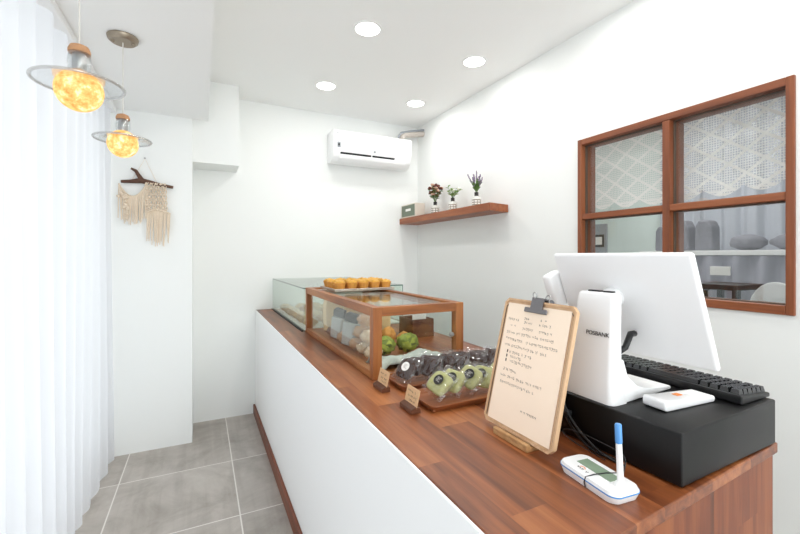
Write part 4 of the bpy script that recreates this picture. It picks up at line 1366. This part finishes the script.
# ------------------------------------------------------------------ macrame hanging on the pier
def macrame():
    Y = 3.062
    root = thing('macrame_hanging', 'cream macrame wall hanging on a driftwood branch beside the curtain', 'wall hanging', (-.32, Y, 1.73))
    yy = Y - .016
    br = MB()
    br.tube([(-.452, yy, 1.738), (-.40, yy - .004, 1.742), (-.345, yy, 1.752), (-.30, yy, 1.744), (-.24, yy - .003, 1.731), (-.165, yy, 1.722)], [.009, .012, .018, .015, .012, .009], 10)
    br.tube([(-.338, yy, 1.752), (-.358, yy - .006, 1.784), (-.374, yy - .008, 1.812), (-.398, yy - .008, 1.824)], [.015, .012, .010, .007], 8)
    br.build('branch', 'branch', root, smooth=60)
    MB().tube([(-.395, yy, 1.748), (-.325, Y - .006, 1.898), (-.255, yy, 1.738)], .0016, 6).build('hanging_cord', 'cotton', root)
    MB().lathe([(0, 0), (.004, 0), (.004, .010), (.006, .011), (0, .012)], 10, mat=Matrix.Translation((-.325, Y - .0005, 1.899)) @ Matrix.Rotation(R(90), 4, 'X')).build('nail', 'steel', root)
    rr = random.Random(9)
    # right panel: knotted net
    x0, x1 = -.322, -.205
    net = MB()
    k_ = 9
    zt, zm = 1.742, 1.560
    for i in range(k_):
        for s in (-1, 1):
            pts = []
            for j in range(25):
                v = j / 24
                x = x0 + (x1 - x0) * (i + .5 + s * .5 * math.sin(v * 5 * PI)) / k_ + .008 * v * (i / k_)
                z = zt - v * (zt - zm)
                pts.append((x, yy - .010 - .004 * math.cos(v * 10 * PI + s), z))
            net.tube(pts, .0030, 5)
    for j in range(5):
        for i in range(k_):
            v = (j + (.5 if i % 2 else 0)) / 5
            net.blob((x0 + (x1 - x0) * (i + .5) / k_, yy - .014, zt - .008 - v * (zt - zm - .01)), (.0075, .0055, .0075), .3, 4, 1, i + j)
    net.build('knotted_panel', 'cotton', root, smooth=60)
    fr = MB()
    for i in range(22):
        u = i / 21
        x = x0 + .012 + (x1 - x0 + .010) * u
        zt2 = 1.562 + .02 * math.sin(u * PI) - .012
        zl = 1.335 + .05 * abs(u - .55) + rr.uniform(-.02, .025)
        sw = rr.uniform(-.010, .010)
        fr.tube([(x, yy - .010, zt2), (x + sw * .4, yy - .012 + rr.uniform(-.004, .004), (zt2 + zl) / 2), (x + sw, yy - .010, zl)], [.0034, .0032, .0022], 5)
    fr.tube([(x0 + .004, yy - .013, 1.545), (x0 + .06, yy - .016, 1.572), (x1 + .014, yy - .013, 1.548)], .006, 6)
    fr.build('long_fringe', 'cotton', root, smooth=60)
    # left swag with fringe
    sw = MB()
    def curve(u):
        x = -.462 + u * .150
        z = 1.725 - .085 * math.sin(PI * min(1, u * 1.0)) ** .8 + .015 * u
        return Vector((x, yy - .008, z))
    sw.tube([curve(i / 20) for i in range(21)], .0045, 6)
    sw.build('swag_cord', 'cotton', root, smooth=60)
    f2 = MB()
    for i in range(26):
        u = i / 25
        p = curve(u)
        zl = 1.475 + .035 * (abs(u - .45) * 2) ** 2 + rr.uniform(-.015, .015)
        dx = rr.uniform(-.006, .006)
        f2.tube([p, (p.x + dx * .5, yy - .010 + rr.uniform(-.004, .004), (p.z + zl) / 2), (p.x + dx, yy - .009, zl)], [.0033, .0031, .0022], 5)
    f2.build('short_fringe', 'cotton', root, smooth=60)
    kn = MB()
    for i in range(16):
        u = rr.uniform(0, .32)
        p = curve(u)
        kn.blob((p.x + rr.uniform(-.004, .012), yy - .016, p.z - rr.uniform(.02, .15)), (.010, .007, .010), .4, 4, 2, i)
    kn.build('rosette_knots', 'cotton', root, smooth=180)
macrame()

# ------------------------------------------------------------------ downlights (real lamps of the ceiling grid)
def downlight(x, y, i, label):
    t = thing('downlight', label, 'ceiling light', (x, y, CE), group='recessed ceiling lights')
    MB().lathe([(.066, -.0005), (.080, -.0005), (.080, -.004), (.066, -.006), (.066, -.0005)], 40).build('trim_ring', 'ceiling', t, smooth=40, rel=False)
    MB().lathe([(0, -.0008), (.0655, -.0008), (.0655, -.0045), (0, -.0045)], 40).build('diffuser', 'downlight', t, rel=False)
    l = bpy.data.lights.new('downlight_lamp', 'AREA')
    l.shape = 'DISK'; l.size = .13; l.energy = DL; l.color = (1, .975, .94); l.spread = R(180)
    o = bpy.data.objects.new('downlight_lamp', l); COL.objects.link(o)
    o.parent = t; o.location = (0, 0, -.012)
DL = 1.5
names = ['round ceiling light farther from the right wall, nearer to the viewer', 'round ceiling light above the left end of the air conditioner',
         'round ceiling light near the right wall, nearer to the viewer', 'round ceiling light closest to the corner above the shelf']
for i, (x, y) in enumerate([(.815, 2.035), (.815, 2.85), (1.562, 2.075), (1.562, 2.855)]):
    downlight(x, y, i, names[i])
for x in (.815, 1.562):
    for y in (1.22, .41, -.4, -1.2):
        downlight(x, y, 9, 'round ceiling light behind the viewer')

# ------------------------------------------------------------------ kitchen behind the window; its furniture stands in for reflections
def lace_curtain():
    y0, y1, z1 = .655, 1.545, 1.895
    def fn(u, v):
        y = y0 + u * (y1 - y0)
        sc = abs(math.sin(y * PI / .145 + .4))
        zb = 1.532 + .034 * (1 - sc) + .012 * math.sin(y * 4)
        z = zb + v * (z1 - zb)
        return (XR + .125 + .006 * math.sin(y * 22 + .4 * z), y, z)
    t = thing('lace_curtain', 'ivory crochet lace half-curtain hanging behind the upper window panes', 'curtain', (XR + .125, 1.1, 1.9))
    MB().grid(fn, 180, 10).build('lace', 'lace', t, smooth=60)
    MB().tube([(XR + .125, .63, 1.899), (XR + .125, 1.57, 1.899)], .005, 10).build('curtain_rod', 'steel', t, smooth=60)
lace_curtain()

def thermostat():
    x = XK
    t = thing('boiler_controller', 'grey boiler controller with dark display on the kitchen wall', 'controller', (x, 2.80, 1.3))
    MB().box(x - .026, x - .0005, 2.735, 2.90, 1.20, 1.60, .004).build('wall_plate', 'grey_plastic', t)
    MB().box(x - .034, x - .027, 2.755, 2.875, 1.36, 1.49, .002).build('display_panel', 'black_plastic', t)
    MB().box(x - .036, x - .0345, 2.775, 2.850, 1.385, 1.465).build('display', 'label_white', t)
thermostat()

def reflection_sideboard():  # added cabinet; its pleated skirt imitates the curtain mirrored in the glass
    y0, y1, x0, x1 = .75, 2.02, 3.20, 3.60
    t = thing('sideboard', 'tall sideboard with a lilac-grey gathered cloth skirt in the kitchen', 'sideboard', (3.4, 1.4, 0))
    MB().box(x0 + .02, x1, y0, y1, 0, 1.27).build('carcass', 'lilac_cloth', t)
    MB().box(x0 - .02, x1 + .02, y0 - .02, y1 + .02, 1.271, 1.305, .003).build('sideboard_top', 'white_plastic', t)
    def fn(u, v):
        y = y0 + u * (y1 - y0); ph = y * 2 * PI / .16 + .7 * math.sin(y * 5)
        return (x0 - .002 + .018 * math.sin(ph), y, .01 + v * 1.258)
    MB().grid(fn, 200, 4).build('skirt', 'lilac_cloth', t, smooth=60)
    MB().box(x0 - .034, x0 - .022, 1.41, 1.53, 1.135, 1.195, .002).build('name_plate', 'label_white', t)  # white plate imitates a sign outline mirrored in the pane
    z = 1.3055
    for i, (y, w_, h, c) in enumerate([(1.94, .10, .20, 'bag_grey'), (1.80, .12, .24, 'bag_grey'), (1.64, .12, .23, 'bag_grey')]):  # added bags imitate dark street shapes mirrored in the panes
        b = MB().prism([(-w_ / 2, 0), (w_ / 2, 0), (w_ / 2 * .9, h * .8), (w_ / 2 * .5, h), (-w_ / 2 * .6, h * .97), (-w_ / 2 * .95, h * .75)], -.06, .06, 0, .015).build('flour_bag', c)
        b.location = (3.36, y, z)
        tag(b, ['grey bag on the kitchen sideboard, nearest the window mullion', 'tall grey bag in the middle of the bags on the sideboard', 'tall grey bag on the sideboard, next to the mounds of dough cloth'][i], 'bag', 'bags on the kitchen sideboard')
    for i, (y, w_) in enumerate([(1.40, .10), (1.16, .12)]):  # added mounds imitate more of the mirrored street shapes
        b = MB().blob((0, 0, .055), (.10, w_, .055), .15, 2.5, 3, i).build('covered_dough', 'bag_grey', smooth=180)
        b.location = (3.38, y, z)
        tag(b, ['grey covered mound on the sideboard beside the tall bags', 'grey covered mound at the far right of the kitchen sideboard'][i], 'dough', 'covered mounds on the kitchen sideboard')
reflection_sideboard()
def reflection_drape():  # added drape imitates the reflected stripes of the sheer curtain
    y0, y1, x = .72, 2.16, 3.685
    def fn(u, v):
        y = y0 + u * (y1 - y0); ph = y * 2 * PI / .17 + .8 * math.sin(y * 4)
        return (x + .022 * math.sin(ph) + .006 * math.sin(2.3 * ph), y, .02 + v * 2.44)
    t = thing('kitchen_curtain', 'pale grey pleated curtain on the kitchen wall behind the sideboard', 'curtain', (x, 1.4, 2.12))
    MB().grid(fn, 220, 4).build('drape', 'drape', t, smooth=60)
    MB().tube([(x, y0 - .04, 2.47), (x, y1 + .04, 2.47)], .008, 10).build('curtain_rod', 'steel', t, smooth=60)
M['drape'] = plain('pale_grey_drape', (.40, .42, .47, 1), .9, spec=.1)
reflection_drape()
def reflection_table():  # added table in place of an outdoor one mirrored in the glass
    t = thing('bar_table', 'black high table in the kitchen behind the lower window pane', 'table', (2.75, 1.25, 0))
    MB().box(2.62, 2.92, 1.13, 1.36, 1.075, 1.105, .003).build('table_top', 'dark_furniture', t)
    for x in (2.62, 2.89):
        for y in (1.13, 1.33):
            MB().box(x, x + .03, y, y + .03, 0, 1.075, .002).build('leg', 'dark_furniture', t)
reflection_table()
def reflection_stool():  # added stool imitates a dark reflected shape
    t = thing('bar_stool', 'black high stool beside the black kitchen table', 'stool', (2.75, 1.5, 0))
    MB().box(2.62, 2.88, 1.39, 1.62, 1.050, 1.080, .003).build('seat', 'dark_furniture', t)
    for x in (2.63, 2.845):
        for y in (1.395, 1.59):
            MB().box(x, x + .025, y, y + .025, 0, 1.050, .002).build('leg', 'dark_furniture', t)
reflection_stool()
def white_chair():  # added chair imitates a pale round reflected shape
    t = thing('bar_chair', 'white chair with rounded back at the edge of the kitchen view', 'chair', (2.6, .95, 0))
    pts = [(-.11, 0)] + [(.11 * -math.cos(R(a)), .12 + .16 * math.sin(R(a))) for a in range(0, 181, 15)] + [(.11, 0)]
    MB().prism([(y + .93, z + .86) for y, z in pts], 2.50, 2.53, 0, .005).build('backrest', 'white_plastic', t)
    MB().box(2.53, 2.83, .80, 1.05, .80, .83, .008).build('seat', 'white_plastic', t)
    for x in (2.54, 2.79):
        for y in (.82, 1.01):
            MB().box(x, x + .025, y, y + .025, 0, .80, .002).build('leg', 'steel', t)
white_chair()

# ------------------------------------------------------------------ light
sc = bpy.context.scene
def area(name, loc, rot, sx, sy, power, col):
    l = bpy.data.lights.new(name, 'AREA'); l.shape = 'RECTANGLE'; l.size = sx; l.size_y = sy; l.energy = power; l.color = col
    o = bpy.data.objects.new(name, l); COL.objects.link(o); o.location = loc; o.rotation_euler = rot
    return o
# daylight at the glazing behind the curtain (faces +x) and fill added at the unseen glazing behind the viewer (faces +y)
area('daylight_left', (XL - .30, .5, 1.2), (0, R(-90), 0), 2.2, 4.8, 19, (.97, .98, 1.0))
area('daylight_front', (.65, YF - .35, 1.2), (R(90), 0, 0), 1.9, 2.2, 50, (.95, .97, 1.0))
area('kitchen_lamp', (2.9, 1.6, CE - .02), (0, 0, 0), .6, .6, 13, (1, .98, .95))  # unseen lamp added to light the kitchen

wd = bpy.data.worlds.new('daylight'); sc.world = wd
wd.use_nodes = True
bg = wd.node_tree.nodes['Background']
bg.inputs[0].default_value = (.90, .95, 1, 1); bg.inputs[1].default_value = .6

# ------------------------------------------------------------------ camera
cam = bpy.data.cameras.new('camera')
cam.sensor_width = 36; cam.lens = 18.0; cam.shift_y = -11 / 800; cam.clip_start = .02
co = bpy.data.objects.new('camera', cam); COL.objects.link(co)
co.location = (0, 0, 1.26684)
co.rotation_euler = (R(90), 0, -math.atan2(199, 400))
sc.camera = co

sc.view_settings.view_transform = 'Standard'
sc.view_settings.look = 'None'
sc.view_settings.gamma = 1
sc.view_settings.use_curve_mapping = False
sc.view_settings.exposure = 0.53
sc.cycles.max_bounces = 14
sc.cycles.diffuse_bounces = 8
sc.cycles.transparent_max_bounces = 40
sc.cycles.use_denoising = True
sc.cycles.sample_clamp_indirect = 8
